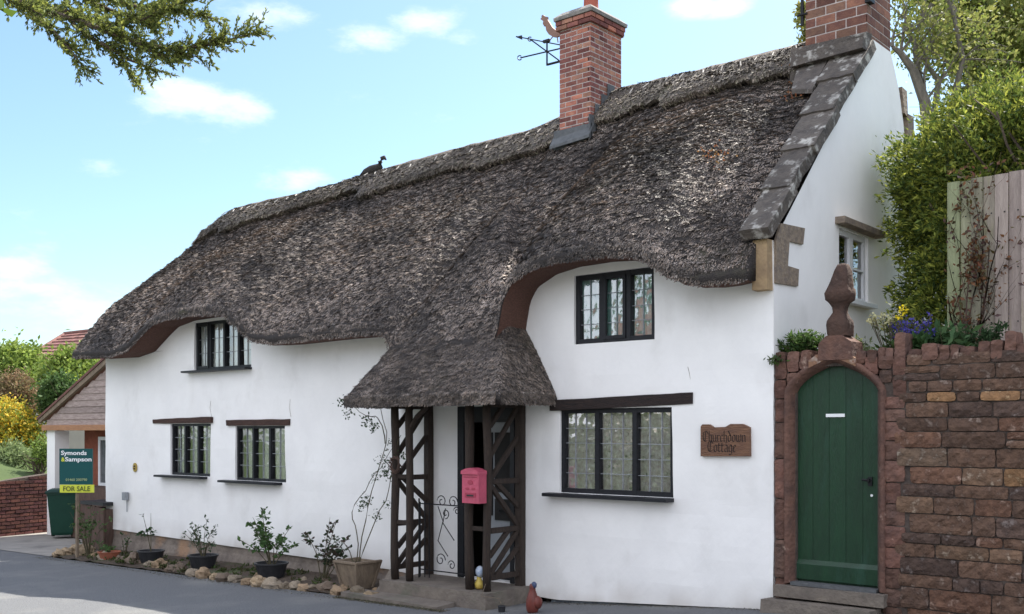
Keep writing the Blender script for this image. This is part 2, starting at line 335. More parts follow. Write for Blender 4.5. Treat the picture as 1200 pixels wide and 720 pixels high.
# ------------------------------------------------------------------ foliage helper
def leaf_quads(P, size, elong=1.8, dirs=None, jit=.6, bend=.15):
    n = len(P); d = rng.normal(size=(n, 3)); d /= np.linalg.norm(d, axis=1)[:, None]
    if dirs is not None: d = dirs * (1 - jit) + d * jit; d /= np.linalg.norm(d, axis=1)[:, None] + 1e-9
    r = rng.normal(size=(n, 3)); s = np.cross(d, r); s /= np.linalg.norm(s, axis=1)[:, None] + 1e-9
    nn = np.cross(d, s)
    sz = (size * rng.uniform(.6, 1.4, n))[:, None]
    a = P; b = P + d * sz * .5 * elong + s * sz * .42 + nn * sz * bend; c = P + d * sz * elong; e = P + d * sz * .5 * elong - s * sz * .42 + nn * sz * bend
    return np.stack([a, b, c, e], axis=1)
def leaf_cols(n, cols, var=.25):
    cols = np.array(cols); i = rng.integers(0, len(cols), n); t = rng.uniform(0, 1, n)[:, None]; j = rng.integers(0, len(cols), n)
    c = cols[i] * (1 - t * .5) + cols[j] * t * .5
    return c * rng.uniform(1 - var, 1 + var, n)[:, None]
def crown_points(center, rad, nclump, per, spread, shell=(.65, 1.0), zmin=None, seed_noise=1.6, amp=.22):
    c = np.array(center); rad = np.array(rad); pts = []; dr = []
    for _ in range(nclump):
        d = rng.normal(size=3); d /= np.linalg.norm(d)
        k = rng.uniform(*shell) * (1 + amp * 2 * noise.noise(Vector(d) * seed_noise + Vector(center)))
        cc = c + d * rad * k
        if zmin is not None and cc[2] < zmin: cc[2] = zmin + rng.uniform(0, .2)
        q = rng.normal(size=(per, 3)) * spread * rng.uniform(.6, 1.3)
        pts.append(cc + q); dd = d + np.array([0, 0, .25]); dr.append(np.tile(dd / np.linalg.norm(dd), (per, 1)))
    return np.concatenate(pts), np.concatenate(dr)

# ================================================================== SETTING: ground
def sheet(name, poly_fn, m, dz, nx, ny, x0, x1, y0, y1, kind='structure'):
    b = MB(); xs = np.linspace(x0, x1, nx); ys = np.linspace(y0, y1, ny)
    b.grid([[(x, y, gz(x, y) + dz) for y in ys] for x in xs])
    o = b.build(name, m, smooth=True); o['kind'] = kind; return o
b = MB()
xs = np.concatenate([[-1500, -600, -200, -80, -60], np.linspace(-50, 30, 81), [60, 200, 600, 1500]]); ys = np.concatenate([[-1500, -500, -120, -60], np.linspace(-40, 60, 101), [120, 400, 1500]])
b.grid([[(x, y, gz(x) - .01) for y in ys] for x in xs]); o = b.build('ground', M['grassland'], smooth=True); o['kind'] = 'structure'
# road: front edge follows the stone border, then the walls
b = MB(); P = []
for x in np.linspace(-45, 30, 151):
    edge = float(np.interp(x, [-45, -17, -13.5, -12.4, -6, -5.2, -5.0, 30], [-.6, -.6, -.75, -.95, -1.0, -.95, .1, .1]))
    P.append([(x, edge + (-13.5 - edge) * t, gz(x) + .012) for t in np.linspace(0, 1, 12)])
b.grid(P); o = b.build('road', M['asphalt'], smooth=True); o['kind'] = 'structure'
b = MB(); P = []
for x in np.linspace(-24, -12.5, 24):
    P.append([(x, y, gz(x) + .02) for y in np.linspace(-.95, 6, 12)])
b.grid(P); o = b.build('driveway', M['concrete'], smooth=True); o['kind'] = 'structure'
# soil bed in front of the cottage
b = MB(); P = []
for x in np.linspace(-12.5, -4.9, 77):
    P.append([(x, y, gz(x) + .03 + .05 * math.sin(max(0, min(1, (y + .95) / .9)) * math.pi / 2) + .03 * noise.noise(Vector((x * 4, y * 4, 0)))) for y in np.linspace(-.98, .02, 12)])
b.grid(P); o = b.build('flower_bed_soil', M['soil'], smooth=True); o['kind'] = 'structure'
# raised garden ground behind the stone wall
b = MB(); P = []
for x in np.linspace(.05, 30, 60):
    P.append([(x, y, 2.42 + .06 * noise.noise(Vector((x, y, 3)))) for y in np.linspace(.32, 40, 60)])
b.grid(P); b.add([(.05, .32, 0), (30, .32, 0), (30, .32, 2.5), (.05, .32, 2.5)], [(0, 1, 2, 3)])
o = b.build('garden_terrace', M['soil'], smooth=False); o['kind'] = 'structure'

# ================================================================== COTTAGE
XL = -12.46; DY = 5.2
cot = thing('thatched_cottage', 'white rendered cottage with a long dark thatched roof, two chimneys and a timber porch', 'cottage', (-6.2, 2.6, 0))
# roof curves ------------------------------------------------------
RP = []   # ridge line
for px, py in [(252, 266), (277, 251), (313, 242), (349, 235), (392, 224), (447, 207), (531, 184), (620, 162), (650, 150), (690, 126), (728, 113), (813, 94), (900, 72), (948, 60)]:
    # ridge Y tapers from 2.65 at the right to 2.15 at the left
    Y = 2.4
    for _ in range(6):
        p = onY(px, py, Y); Y = 2.65 - .5 * min(1, max(0, -p.x / 12.9))
    RP.append((p.x, Y, p.z))
RP.sort(); RP = np.array(RP)
def ridge(x):
    return float(np.interp(x, RP[:, 0], RP[:, 1])), float(np.interp(x, RP[:, 0], RP[:, 2]))
EP = []
for px, py, Y in [(87, 421, -.48), (132, 420, -.45), (152, 413, -.45), (166, 398, -.45), (180, 383, -.45), (198, 376, -.45), (230, 371, -.45), (262, 371, -.45), (279, 386, -.45), (294, 401, -.45),
                  (320, 405, -.45), (385, 398, -.45), (440, 394, -.45), (452, 396, -.45)]:
    p = onY(px, py, Y); EP.append((p.x, Y, p.z))
EP += [(-4.72, -.47, 2.85), (-4.5, -.47, 2.75), (-3.4, -.47, 2.75), (-3.14, -.46, 2.85)]
for px, py, Y in [(586, 385, -.45), (590, 356, -.45), (600, 336, -.45), (622, 320, -.45), (650, 311, -.45), (690, 305, -.45), (735, 303, -.42), (757, 308, -.42), (778, 324, -.42), (800, 333, -.42), (822, 337, -.40), (850, 335, -.32), (883, 330, -.22)]:
    p = onY(px, py, Y); EP.append((p.x, Y, p.z))
EP = np.array(EP); 
ii = np.argsort(EP[:, 0], kind='stable'); EP = EP[ii]
# densify and smooth the eave
ex = np.linspace(EP[0, 0], EP[-1, 0], 1500); ez = np.interp(ex, EP[:, 0], EP[:, 2]); ey = np.interp(ex, EP[:, 0], EP[:, 1])
k = np.hanning(15); k /= k.sum(); ezs = np.convolve(np.pad(ez, 7, mode='edge'), k, 'valid'); eys = np.convolve(np.pad(ey, 7, mode='edge'), k, 'valid')
# softer version for the slope further up
k2 = np.hanning(91); k2 /= k2.sum(); ezl = np.convolve(np.pad(ez, 45, mode='edge'), k2, 'valid')
def eave(x): return float(np.interp(x, ex, eys)), float(np.interp(x, ex, ezs)), float(np.interp(x, ex, ezl))
XA, XB = float(ex[0]), -.13
LIP = .20
def porch_h(x, y):
    a = 1.30 * (y + .95); l = 2.3 * (x + 5.06); r = 1.75 * (-2.62 - x)
    kk = .10
    def smin(p, q):
        h = max(kk - abs(p - q), 0) / kk; return min(p, q) - h * h * kk * .25
    return 2.40 + smin(smin(a, l), r)
def roof_top(x, t):
    """t=0 ridge, t=1 eave top"""
    yr, zr = ridge(x); ye, ze, zl = eave(x)
    y = yr + (ye - yr) * t
    k = t ** 3
    zz = (ze * k + zl * (1 - k)) + LIP
    z = zr + (zz - zr) * t
    n_ = .07 * math.sin(math.pi * t) - .05 * math.sin(2 * math.pi * t)
    if t > .86:                                    # roll over towards the lip
        u = (t - .86) / .14; z -= .05 * u * u
    hp = porch_h(x, y)
    if hp > z - .2 and -4.95 < x < -2.9 and y < 1:
        wgt = min(1, max(0, (x + 4.95) / .35)) * min(1, max(0, (-2.9 - x) / .3))
        h = max(.2 - abs(hp - z), 0) / .2; m_ = max(hp, z) + h * h * .2 * .25
        z = z + (m_ - z) * wgt
    lump = .035 * noise.noise(Vector((x * 1.1, y * 1.4, 1.7))) + .014 * noise.noise(Vector((x * 5, y * 6, z * 6))) + .022 * noise.noise(Vector((x * 7, y * 15, z * 15))) + .008 * noise.noise(Vector((x * 18, y * 22, z * 22)))
    return Vector((x, y - (n_ + lump) * .7, z + (n_ + lump) * .7))
def under_z(x, y):
    ye, ze, zl = eave(x); return ze + .02
NT = 110; NXC = 420
xsr = np.linspace(XA, XB, NXC)
b = MB(); P = []
for i, x in enumerate(xsr):
    yr, zr = ridge(x); ye, ze, zl = eave(x)
    col = []
    for t in (1, .75, .5, .25): col.append(Vector((x, 2 * yr - roof_top(x, 0).y + (5.55 - yr) * t, zr + (3.4 - zr) * t)))      # back slope
    tops = [roof_top(x, t) for t in np.linspace(0, 1, NT)]
    col += tops
    e = tops[-1]
    nz_ = .02 * noise.noise(Vector((x * 9, 0, 4)))
    col += [Vector((x, e.y - .035, e.z - .045)), Vector((x, e.y - .045, ze + .08 + nz_)), Vector((x, e.y - .02, ze + .02 + nz_)), Vector((x, e.y + .03, ze + nz_))]
    ncol_top = len(col)
    col += [Vector((x, -.2, ze + .015)), Vector((x, .04, ze + .04)), Vector((x, yr, zr - .42)), Vector((x, 5.2, 3.35))]
    P.append(col)
nb = len(P[0])
b.grid(P, True)
b.f.append(tuple(range(nb - 1, -1, -1))); b.m.append(0); b.f.append(tuple((NXC - 1) * nb + q for q in range(nb))); b.m.append(0)
# material: underside faces
for fi in range((NXC - 1) * nb):
    j = fi % nb
    if j >= ncol_top - 2: b.m[fi] = 1
thatch = b.build('thatch', [M['thatch'], M['under']], cot, smooth=True)

# porch thatch ------------------------------------------------------
PX0, PX1, PY0, PY1 = -5.05, -2.63, -.94, .45
b = MB(); nxp, nyp = 90, 50
def porch_top(x, y):
    z = porch_h(x, y)
    lump = .02 * noise.noise(Vector((x * 3, y * 3, 9))) + .020 * noise.noise(Vector((x * 10, y * 10, z * 14)))
    return Vector((x, y, z + lump))
P = []
for j in range(nyp + 1):
    y = PY0 + (PY1 - PY0) * (j / nyp); row = []
    row += [Vector((PX0 + .25, y, 2.30)), Vector((PX0 + .02, y, 2.28)), Vector((PX0 - .03, y, 2.34))]
    row += [porch_top(PX0 + (PX1 - PX0) * (i / nxp), y) for i in range(nxp + 1)]
    row += [Vector((PX1 + .03, y, 2.34)), Vector((PX1 - .02, y, 2.28)), Vector((PX1 - .25, y, 2.30))]
    P.append(row)
lip = []
for dy, zz in ((.25, 2.30), (.02, 2.28), (-.03, 2.34)):
    row = [Vector((p.x, PY0 + dy, zz + .012 * noise.noise(Vector((p.x * 10, 0, zz))))) for p in P[0]]
    for q in (0, 1, 2): row[q].z = min(row[q].z, 2.32)
    for q in (-1, -2, -3): row[q].z = min(row[q].z, 2.32)
    lip.append(row)
b.grid(lip + P)
b.add([(PX0 + .1, PY0 + .1, 2.31), (PX1 - .1, PY0 + .1, 2.31), (PX1 - .1, .1, 2.31), (PX0 + .1, .1, 2.31)], [(3, 2, 1, 0)])
pth = b.build('porch_thatch', [M['thatch']], cot, smooth=True)
pth['label'] = 'low hipped thatch sweeping down over the porch'

# reed ends: real slivers lying on the thatch ------------------------
def reeds(name, fn, n, parent, ln=.05, wd=.010, lift=.35, seed=1, cols=((1, 1, 1),), bright=(.35, 1.7)):
    P0 = np.zeros((n, 3)); D = np.zeros((n, 3)); Nn = np.zeros((n, 3))
    for i in range(n):
        p, d, nr = fn()
        P0[i] = p; D[i] = d; Nn[i] = nr
    cl_ = np.array([noise.noise(Vector((p[0] * 11, p[1] * 20, p[2] * 20))) for p in P0]); bigc = np.array([noise.noise(Vector((p[0] * 1.3, p[1] * 1.6, p[2] * 1.6 + 7))) for p in P0])
    D /= np.linalg.norm(D, axis=1)[:, None]; Nn /= np.linalg.norm(Nn, axis=1)[:, None]
    Sd = np.cross(D, Nn); Sd /= np.linalg.norm(Sd, axis=1)[:, None]
    a = rng.normal(0, .27, n)[:, None]; D2 = D * np.cos(a) + Sd * np.sin(a); S2 = np.cross(D2, Nn); S2 /= np.linalg.norm(S2, axis=1)[:, None]
    l = (ln * rng.uniform(.5, 1.5, n))[:, None]; wv = (wd * rng.uniform(.5, 1.5, n))[:, None]; lf = (np.clip(rng.uniform(.0, 1, n) + cl_ * 1.6, 0, 2) * lift)[:, None]
    tl = rng.normal(0, .16, n)[:, None]
    base = P0 - Nn * .006; tip = P0 + D2 * l + Nn * (l * lf + .004)
    ss = S2 * wv + Nn * wv * tl
    V = np.stack([base - ss, tip - ss, tip + ss, base + ss], axis=1)
    C = (rng.uniform(bright[0], bright[1], n) ** 1.3 * np.clip(1 + cl_ * .8 + bigc * .55, .35, 1.9))[:, None] * np.array(cols)[rng.integers(0, len(cols), n)]
    return quads_object(name, V, C, M['reed'], parent)
TT = np.linspace(0, 1, 180); XX = np.linspace(XA, XB, 700)
RT = np.array([[tuple(roof_top(x, t)) for t in TT] for x in XX])      # table of roof points
def roof_fn():
    i = random.uniform(0, 698); j = 178 * random.uniform(0.04, 1)
    i0, j0 = int(i), int(j); fi, fj = i - i0, j - j0
    p = RT[i0, j0] * (1 - fi) * (1 - fj) + RT[i0 + 1, j0] * fi * (1 - fj) + RT[i0, j0 + 1] * (1 - fi) * fj + RT[i0 + 1, j0 + 1] * fi * fj
    d = RT[i0, j0 + 1] - RT[i0, j0]; s = RT[i0 + 1, j0] - RT[i0, j0]
    return p, d, np.cross(d, s) * (1 if np.cross(d, s)[2] > 0 else -1)
RCOL = ((1, 1, 1), (1.03, .98, .92), (.92, .93, .97), (1.04, .95, .88))
reeds('reed_ends', roof_fn, 430000, thatch, ln=.042, wd=.0032, lift=.15, cols=RCOL, bright=(.6, 1.35))
PTab = np.array([[tuple(porch_top(PX0 + (PX1 - PX0) * i / 120, PY0 + (PY1 - .1 - PY0) * j / 70)) for j in range(71)] for i in range(121)])
def porch_fn():
    i = random.uniform(0, 119.9); j = random.uniform(0, 69.9); i0, j0 = int(i), int(j); fi, fj = i - i0, j - j0
    p = PTab[i0, j0] * (1 - fi) * (1 - fj) + PTab[i0 + 1, j0] * fi * (1 - fj) + PTab[i0, j0 + 1] * (1 - fi) * fj + PTab[i0 + 1, j0 + 1] * fi * fj
    dx = PTab[i0 + 1, j0] - PTab[i0, j0]; dy = PTab[i0, j0 + 1] - PTab[i0, j0]; nr = np.cross(dx, dy)
    if nr[2] < 0: nr = -nr
    d = np.array([0, 0, -1.0]); d = d - nr * d.dot(nr) / nr.dot(nr)
    if np.linalg.norm(d) < 1e-6: d = np.array([0, -1, -1.])
    return p, d, nr
reeds('reed_ends', porch_fn, 60000, pth, ln=.036, wd=.0032, lift=.15, cols=RCOL, bright=(.44, 1.02))  # shading and age painted in: porch reeds darker than the main roof's
# ragged straw hanging at the eave lip
def lip_fn():
    x = random.uniform(XA, XB); ye, ze, zl = eave(x); u = random.random()
    return np.array([x, ye - .045 + .02 * u, ze + .01 + .16 * u]), np.array([0, .15, -1.]), np.array([0, -1., .15])
reeds('eave_straw', lip_fn, 14000, thatch, ln=.022, wd=.005, cols=RCOL, bright=(.25, 1.0))
def plip_fn():
    k = random.uniform(0, 4.2); z = random.uniform(2.29, 2.42)
    if k < .9: return np.array([PX0 - .035, PY0 + k, z]), np.array([0.15, 0, -1.]), np.array([-1., 0, .2])
    if k < 3.3: return np.array([PX0 + k - .9, PY0 - .035, z]), np.array([0, .15, -1.]), np.array([0, -1., .2])
    return np.array([PX1 + .035, PY0 + k - 3.3, z]), np.array([-.15, 0, -1.]), np.array([1., 0, .2])
reeds('eave_straw', plip_fn, 9000, pth, ln=.022, wd=.005, cols=RCOL, bright=(.25, .95))

P = []; 
for px_, n_, s_ in ((-.75, 160, .07), (-.62, 120, .10), (-1.0, 70, .10)):
    for _ in range(n_):
        x = px_ + random.gauss(0, s_); t = {-.75: .10, -.62: .24, -1.0: .62}[px_] + random.gauss(0, .03); p = roof_top(min(x, XB), max(.02, min(.98, t))); P.append((p.x, p.y - .03 - (.06 if t < .15 else 0), p.z + .035 + (.06 if t < .15 else 0)))
P = np.array(P); quads_object('lichen_patch', leaf_quads(P, .022, 1.2), leaf_cols(len(P), [(.40, .16, .05), (.30, .09, .05), (.35, .22, .10)], .3), M['leafdull'], thatch)['kind'] = 'stuff'
# ridge cap ---------------------------------------------------------
def cap_w(x):
    w_ = .60 + .03 * math.sin(x * 2.3)
    for pk, am in ((-11.6, .20), (-7.9, .30), (-5.6, .14), (-2.45, .26), (-1.3, .12)):
        d = x - pk
        if -.10 < d < .70: w_ += am * ((1 + d / .10) if d < 0 else (1 - d / .70) ** 1.4)
    return w_
b = MB(); P = []
xc = np.linspace(XA + .02, -.42, 260)
for i, x in enumerate(xc):
    yr, zr = ridge(x); wd_ = cap_w(x); Lf = (roof_top(x, 0) - roof_top(x, .5)).length * 2
    endk = min(1, (x - XA) / .35 + .25)
    th = .12 * endk
    row = []
    tb = wd_ / 4.2
    for t, h in ((tb * .80, -.03), (tb * .995, th * .42), (tb * .99, th * .85), (tb * .93, th)):
        p = roof_top(x, t); row.append(Vector((x, p.y - h * .7, p.z + h * .7)))
    for t in np.linspace(tb * .85, 0.0, 10):
        p = roof_top(x, t); q = .7 * (t / .1 if t < .1 else 1); row.append(Vector((x, p.y - th * q, p.z + th * (1.0 if t < .03 else .85) + .012 * noise.noise(Vector((x * 8, t * 60, 0))))))
    row = row[:-1] + [Vector((x, yr, zr + th + .015 * noise.noise(Vector((x * 4, 0, 0)))))]
    for t, h in ((.06, th), (.14, th), (.145, -.03)):
        row.append(Vector((x, yr + (5.55 - yr) * t + h * .7, zr + (3.4 - zr) * t + h * .7)))
    P.append(row)
b.grid(P); n_ = len(P[0]); b.f.append(tuple(range(n_))); b.m.append(0); b.f.append(tuple(len(b.v) - 1 - q for q in range(n_))); b.m.append(0)
cap = b.build('ridge_cap', M['cap'], thatch, smooth=True)
CT = np.array([[tuple(v) for v in r[1:14]] for r in P])
def cap_fn():
    i = random.uniform(0, len(CT) - 1.01); j = random.uniform(0, CT.shape[1] - 1.01); i0, j0 = int(i), int(j); fi, fj = i - i0, j - j0
    p = CT[i0, j0] * (1 - fi) * (1 - fj) + CT[i0 + 1, j0] * fi * (1 - fj) + CT[i0, j0 + 1] * (1 - fi) * fj + CT[i0 + 1, j0 + 1] * fi * fj
    return p, CT[i0, j0] - CT[i0, j0 + 1], np.array([0, -.7, .7])
rc = reeds('cap_straw', cap_fn, 34000, thatch, ln=.05, wd=.005, lift=.12, cols=((.8, .78, .74), (.9, .86, .8), (.7, .74, .6)), bright=(.5, 1.15))
# hazel spars
for k_ in range(46):
    x = XA + .5 + k_ * (abs(XA) - 1.4) / 45 + random.uniform(-.05, .05); t = .035 + .02 * random.random()
    p = roof_top(x, t) + Vector((0, -.105, .12)); q = roof_top(x + random.uniform(-.05, .05), t + .022) + Vector((0, -.11, .12))
    if -4.3 < x < -3.3: continue
    if random.random() < .25: continue
    b = MB(); b.tube([p, q], .008, 5); b.build('hazel_spar', M['spar'], cap if False else thatch)

# walls -------------------------------------------------------------
openings = [(-10.42, -9.32, 1.30, 2.11), (-8.66, -7.46, 1.27, 2.07), (-9.74, -8.25, 2.93, 3.67), (-2.56, -1.11, 1.32, 2.24), (-2.36, -1.33, 2.94, 3.69), (-4.08, -3.22, .26, 2.28)]
def wall_y(x, z): return .0 + .028 * noise.noise(Vector((x * .9, z * 1.1, 2))) + .010 * noise.noise(Vector((x * 3, z * 3, 5)))
def base_z(x):   # bottom of the white render
    return float(np.interp(x, [-12.5, -5.3, -4.9, -3.2, -2.6, 0], [.325, .23, .20, .15, .13, .31]))
def wall_top(x):
    xx = min(max(x, XA), XB); best = 3.2
    yr, zr = ridge(xx); ye, ze, zl = eave(xx)
    for t in np.linspace(.6, 1, 25):
        p = roof_top(xx, t)
        if p.y < .06: best = p.z; break
    return best - .12
xsw = set(np.round(np.linspace(XL, 0, 85), 4)); zsw = set(np.round(np.linspace(.0, 1, 34), 4))
for a, c, d, e in openings: xsw |= {a, c}
xsw = np.array(sorted(xsw)); xsw = xsw[np.insert(np.diff(xsw) > .004, 0, True)]
zcuts = sorted(set([o[2] for o in openings] + [o[3] for o in openings] + list(np.round(np.linspace(.3, 3.6, 24), 3))))
zl_ = [-9] + [z for i, z in enumerate(zcuts) if i == 0 or z - zcuts[i - 1] > .0005] + [99]
b = MB()
def inside(x, z): return any(a - 1e-4 < x < c + 1e-4 and d - 1e-4 < z < e + 1e-4 for a, c, d, e in openings)
P = []
for x in xsw:
    top = wall_top(x); bz = base_z(x); row = []
    for z in zl_:
        zz = min(max(z, bz - .0), top); row.append((x, wall_y(x, zz), zz))
    P.append(row)
nz2 = len(zl_); vs = [p for r in P for p in r]; fs = []
for i in range(len(P) - 1):
    for j in range(nz2 - 1):
        xm = (xsw[i] + xsw[i + 1]) / 2; z0 = max(zl_[j], .15); z1 = min(zl_[j + 1], 4)
        zm = (z0 + z1) / 2 if zl_[j + 1] < 98 else zl_[j] + .05
        if zl_[j] < -8: zm = zl_[j + 1] - .01
        if inside(xm, zm): continue
        if abs(P[i][j][2] - P[i][j + 1][2]) < 1e-6 and abs(P[i + 1][j][2] - P[i + 1][j + 1][2]) < 1e-6: continue
        fs.append((i * nz2 + j, (i + 1) * nz2 + j, (i + 1) * nz2 + j + 1, i * nz2 + j + 1))
b.add(vs, fs)
for i_, v_ in enumerate(b.v):                     # splashed dirt along the foot and runs below the sills
    x, y, z = v_; hb = z - base_z(x); dk = max(0, 1 - hb / (.16 + .12 * (noise.noise(Vector((x * 2.5, 0, 3))) + .5))) * .30 * (.6 + noise.noise(Vector((x * 5, z * 5, 1))))
    for a, c, d, e in openings[:5]:
        for xe in (a - .06, c + .05): dk += .10 * max(0, 1 - abs(x - xe) / .10) * (1 if d - .55 < z < d else 0) * (.5 + noise.noise(Vector((x * 6, z * 2, 2))))
    dk = max(0, min(.4, dk)); b.c[i_] = (1 - dk * .8, 1 - dk * .9, 1 - dk)
for a, c, d, e in openings:            # reveals
    dep = .16
    for (x0, z0, x1, z1) in ((a, d, a, e), (c, e, c, d), (a, e, c, e), (c, d, a, d)):
        n_ = 6; r0 = []; r1 = []
        for q in range(n_ + 1):
            x = x0 + (x1 - x0) * q / n_; z = z0 + (z1 - z0) * q / n_; r0.append((x, wall_y(x, z), z)); r1.append((x, dep, z))
        b.grid([r0, r1])
# right gable with chimney breast, left gable, back
gab = [(0, gz(0) - .1), (0, 3.78), (2.27, 6.15), (2.30, 6.38), (2.98, 6.38), (3.02, 6.28), (3.30, 5.85), (3.42, 5.2), (5.2, 3.5), (5.2, 0)]
win_g = (1.49, 2.27, 3.39, 4.14)
ysg = np.unique(np.round(np.concatenate([np.linspace(0, 5.2, 40), [1.49, 2.27]]), 4)); zsg = [0, 1, 2, 2.6, 3, 3.39, 3.7, 4.14, 4.5, 5, 5.5, 5.9, 99]
def gtop(y): return float(np.interp(y, [g[0] for g in gab[1:-1]], [g[1] for g in gab[1:-1]]))
for i in range(len(ysg) - 1):
    for j in range(len(zsg) - 1):
        ya, yb = ysg[i], ysg[i + 1]; za, zb = zsg[j], zsg[j + 1]
        if (ya + yb) / 2 > win_g[0] and (ya + yb) / 2 < win_g[1] and za >= win_g[2] - .001 and zb <= win_g[3] + .001: continue
        ta, tb_ = gtop(ya), gtop(yb)
        if za >= max(ta, tb_): continue
        b.add([(0.0, ya, min(za, ta)), (0.0, yb, min(za, tb_)), (0.0, yb, min(zb, tb_)), (0.0, ya, min(zb, ta))], [(0, 1, 2, 3)])
a, c, d, e = win_g
b.add([(0, a, d), (0, c, d), (0, c, e), (0, a, e), (-.14, a, d), (-.14, c, d), (-.14, c, e), (-.14, a, e)], [(0, 4, 5, 1), (1, 5, 6, 2), (2, 6, 7, 3), (3, 7, 4, 0)])
b.add([(XL, 0, 0), (XL, DY, 0), (XL, DY, 3.3), (XL, 2.2, 5.5), (XL, .0, 3.2)], [(0, 4, 3, 2, 1)])
b.add([(XL, DY, 0), (0, DY, 0), (0, DY, 3.6), (XL, DY, 3.4)], [(0, 3, 2, 1)])
b.build('wall', M['render'], cot)
for pth_ in ([(813, 461), (810, 450), (808, 438), (806, 430)], [(248, 489), (246, 478), (247, 470)], [(341, 489), (339, 478), (340, 468)], [(640, 369), (626, 371), (615, 372)], [(194, 437), (222, 437)][:0] or [(150, 411), (185, 412), (222, 408)]):
    q = MB(); q.tube([onY(x, y, wall_y(onY(x, y, 0).x, 2) - .001) for x, y in pth_], .0022, 4); q.build('hairline_crack', M['plinth'], cot)
# inner lining so rooms are closed, with a floor between the storeys
b = MB(); b.add([(-12.3, 1.6, 0), (-.1, 1.6, 0), (-.1, 1.6, 5), (-12.3, 1.6, 5)], [(0, 1, 2, 3)]); b.box(-12.3, -.1, .3, 1.6, 2.45, 2.6)
for xx in (-11, -6.5, -3.0, -.3): b.box(xx, xx + .05, .3, 1.6, 0, 4)
b.build('interior_partition', M['interior'], cot)

# plinth ------------------------------------------------------------
b = MB(); P = []
for x in np.linspace(XL, -4.85, 60):
    P.append([(x, .03 + .0 + (.02 * noise.noise(Vector((x * 3, z * 8, 0)))) - (.035 if z < .7 else 0), gz(x) - .15 + (base_z(x) + .015 - gz(x) + .15) * z) for z in (0, .25, .5, .75, 1)])
b.grid(P); b.box(XL - .01, XL + .06, .05, 3, -.3, .3); b.build('plinth', M['plinth'], cot, smooth=False)
b = MB(); P = []
for x in np.linspace(-2.72, .0, 40):
    P.append([(x, .05 + .02 * noise.noise(Vector((x * 6, z * 8, 0))), gz(x) - .15 + (base_z(x) + .02 - gz(x) + .15) * z) for z in (0, .3, .6, 1)])
b.grid(P); pl2 = b.build('plinth', M['plinthblue'], cot); pl2['label'] = 'blue grey painted rough plinth right of the porch'

# coping, kneeler, quoins --------------------------------------------
cop = []
nsl = 5
for k_ in range(nsl):
    b = MB(); sh = random.uniform(.8, 1.15); b.col = (sh, sh, sh * .98)
    t0, t1 = k_ / nsl, (k_ + 1) / nsl
    y0, z0 = -.16 + t0 * 2.46, 3.80 + t0 * 2.42; y1, z1 = -.16 + t1 * 2.46 + .05, 3.80 + t1 * 2.42 + .05
    lift0, lift1 = .115, .09
    xa0 = -.24 - .15 * t0; xa1 = -.24 - .15 * t1; xb_ = .05 + random.uniform(-.015, .015)
    nn = 5; top = []; bot = []
    for q in range(nn + 1):
        u = q / nn; y = y0 + (y1 - y0) * u; z = z0 + (z1 - z0) * u; lf = lift0 + (lift1 - lift0) * u
        r = []
        for v in range(6):
            vv = v / 5; x = xa0 + (xb_ - xa0) * vv; nzv = .014 * noise.noise(Vector((x * 9, y * 9, z * 9)))
            r.append(Vector((x + (.012 * noise.noise(Vector((y * 14, z * 9, v)))) * (vv in (0, 1)), y - (lf + nzv) * .7, z + (lf + nzv) * .7)))
        top.append(r); bot.append([p + Vector((0, .14, -.14)) * (.6) for p in r])
    ring = [top[q] + bot[q][::-1] for q in range(nn + 1)]
    b.grid(ring, True); m_ = len(ring[0]); base = len(b.v) - (nn + 1) * m_
    b.f.append(tuple(base + q for q in range(m_ - 1, -1, -1))); b.m.append(0); b.f.append(tuple(base + nn * m_ + q for q in range(m_))); b.m.append(0)
    b.build('coping_slab', M['slab'], cot)
b = MB(); b.box(-.17, -.012, -.10, .05, 3.33, 3.80, .006); b.build('kneeler', M['ochre'], cot)
b = MB()
pl = [onX(*q, 0) for q in [(907, 282), (913, 262), (941, 268), (939, 287), (923, 283), (921, 312), (934, 316), (933, 336), (907, 332)]]
b.prism([Vector((.0, p.y, p.z)) for p in pl], (.022, 0, 0)); b.build('quoin', M['quoin'], cot)
b = MB()   # back verge rubble seen past the gable
for z0, y0 in ((5.9, 3.30), (5.6, 3.42), (5.25, 3.48), (4.9, 3.55)):
    b.box(-.35, .02, y0 - .02, y0 + .17, z0 - .16, z0 + .17, .02)
b.build('back_verge', M['quoin'], cot)

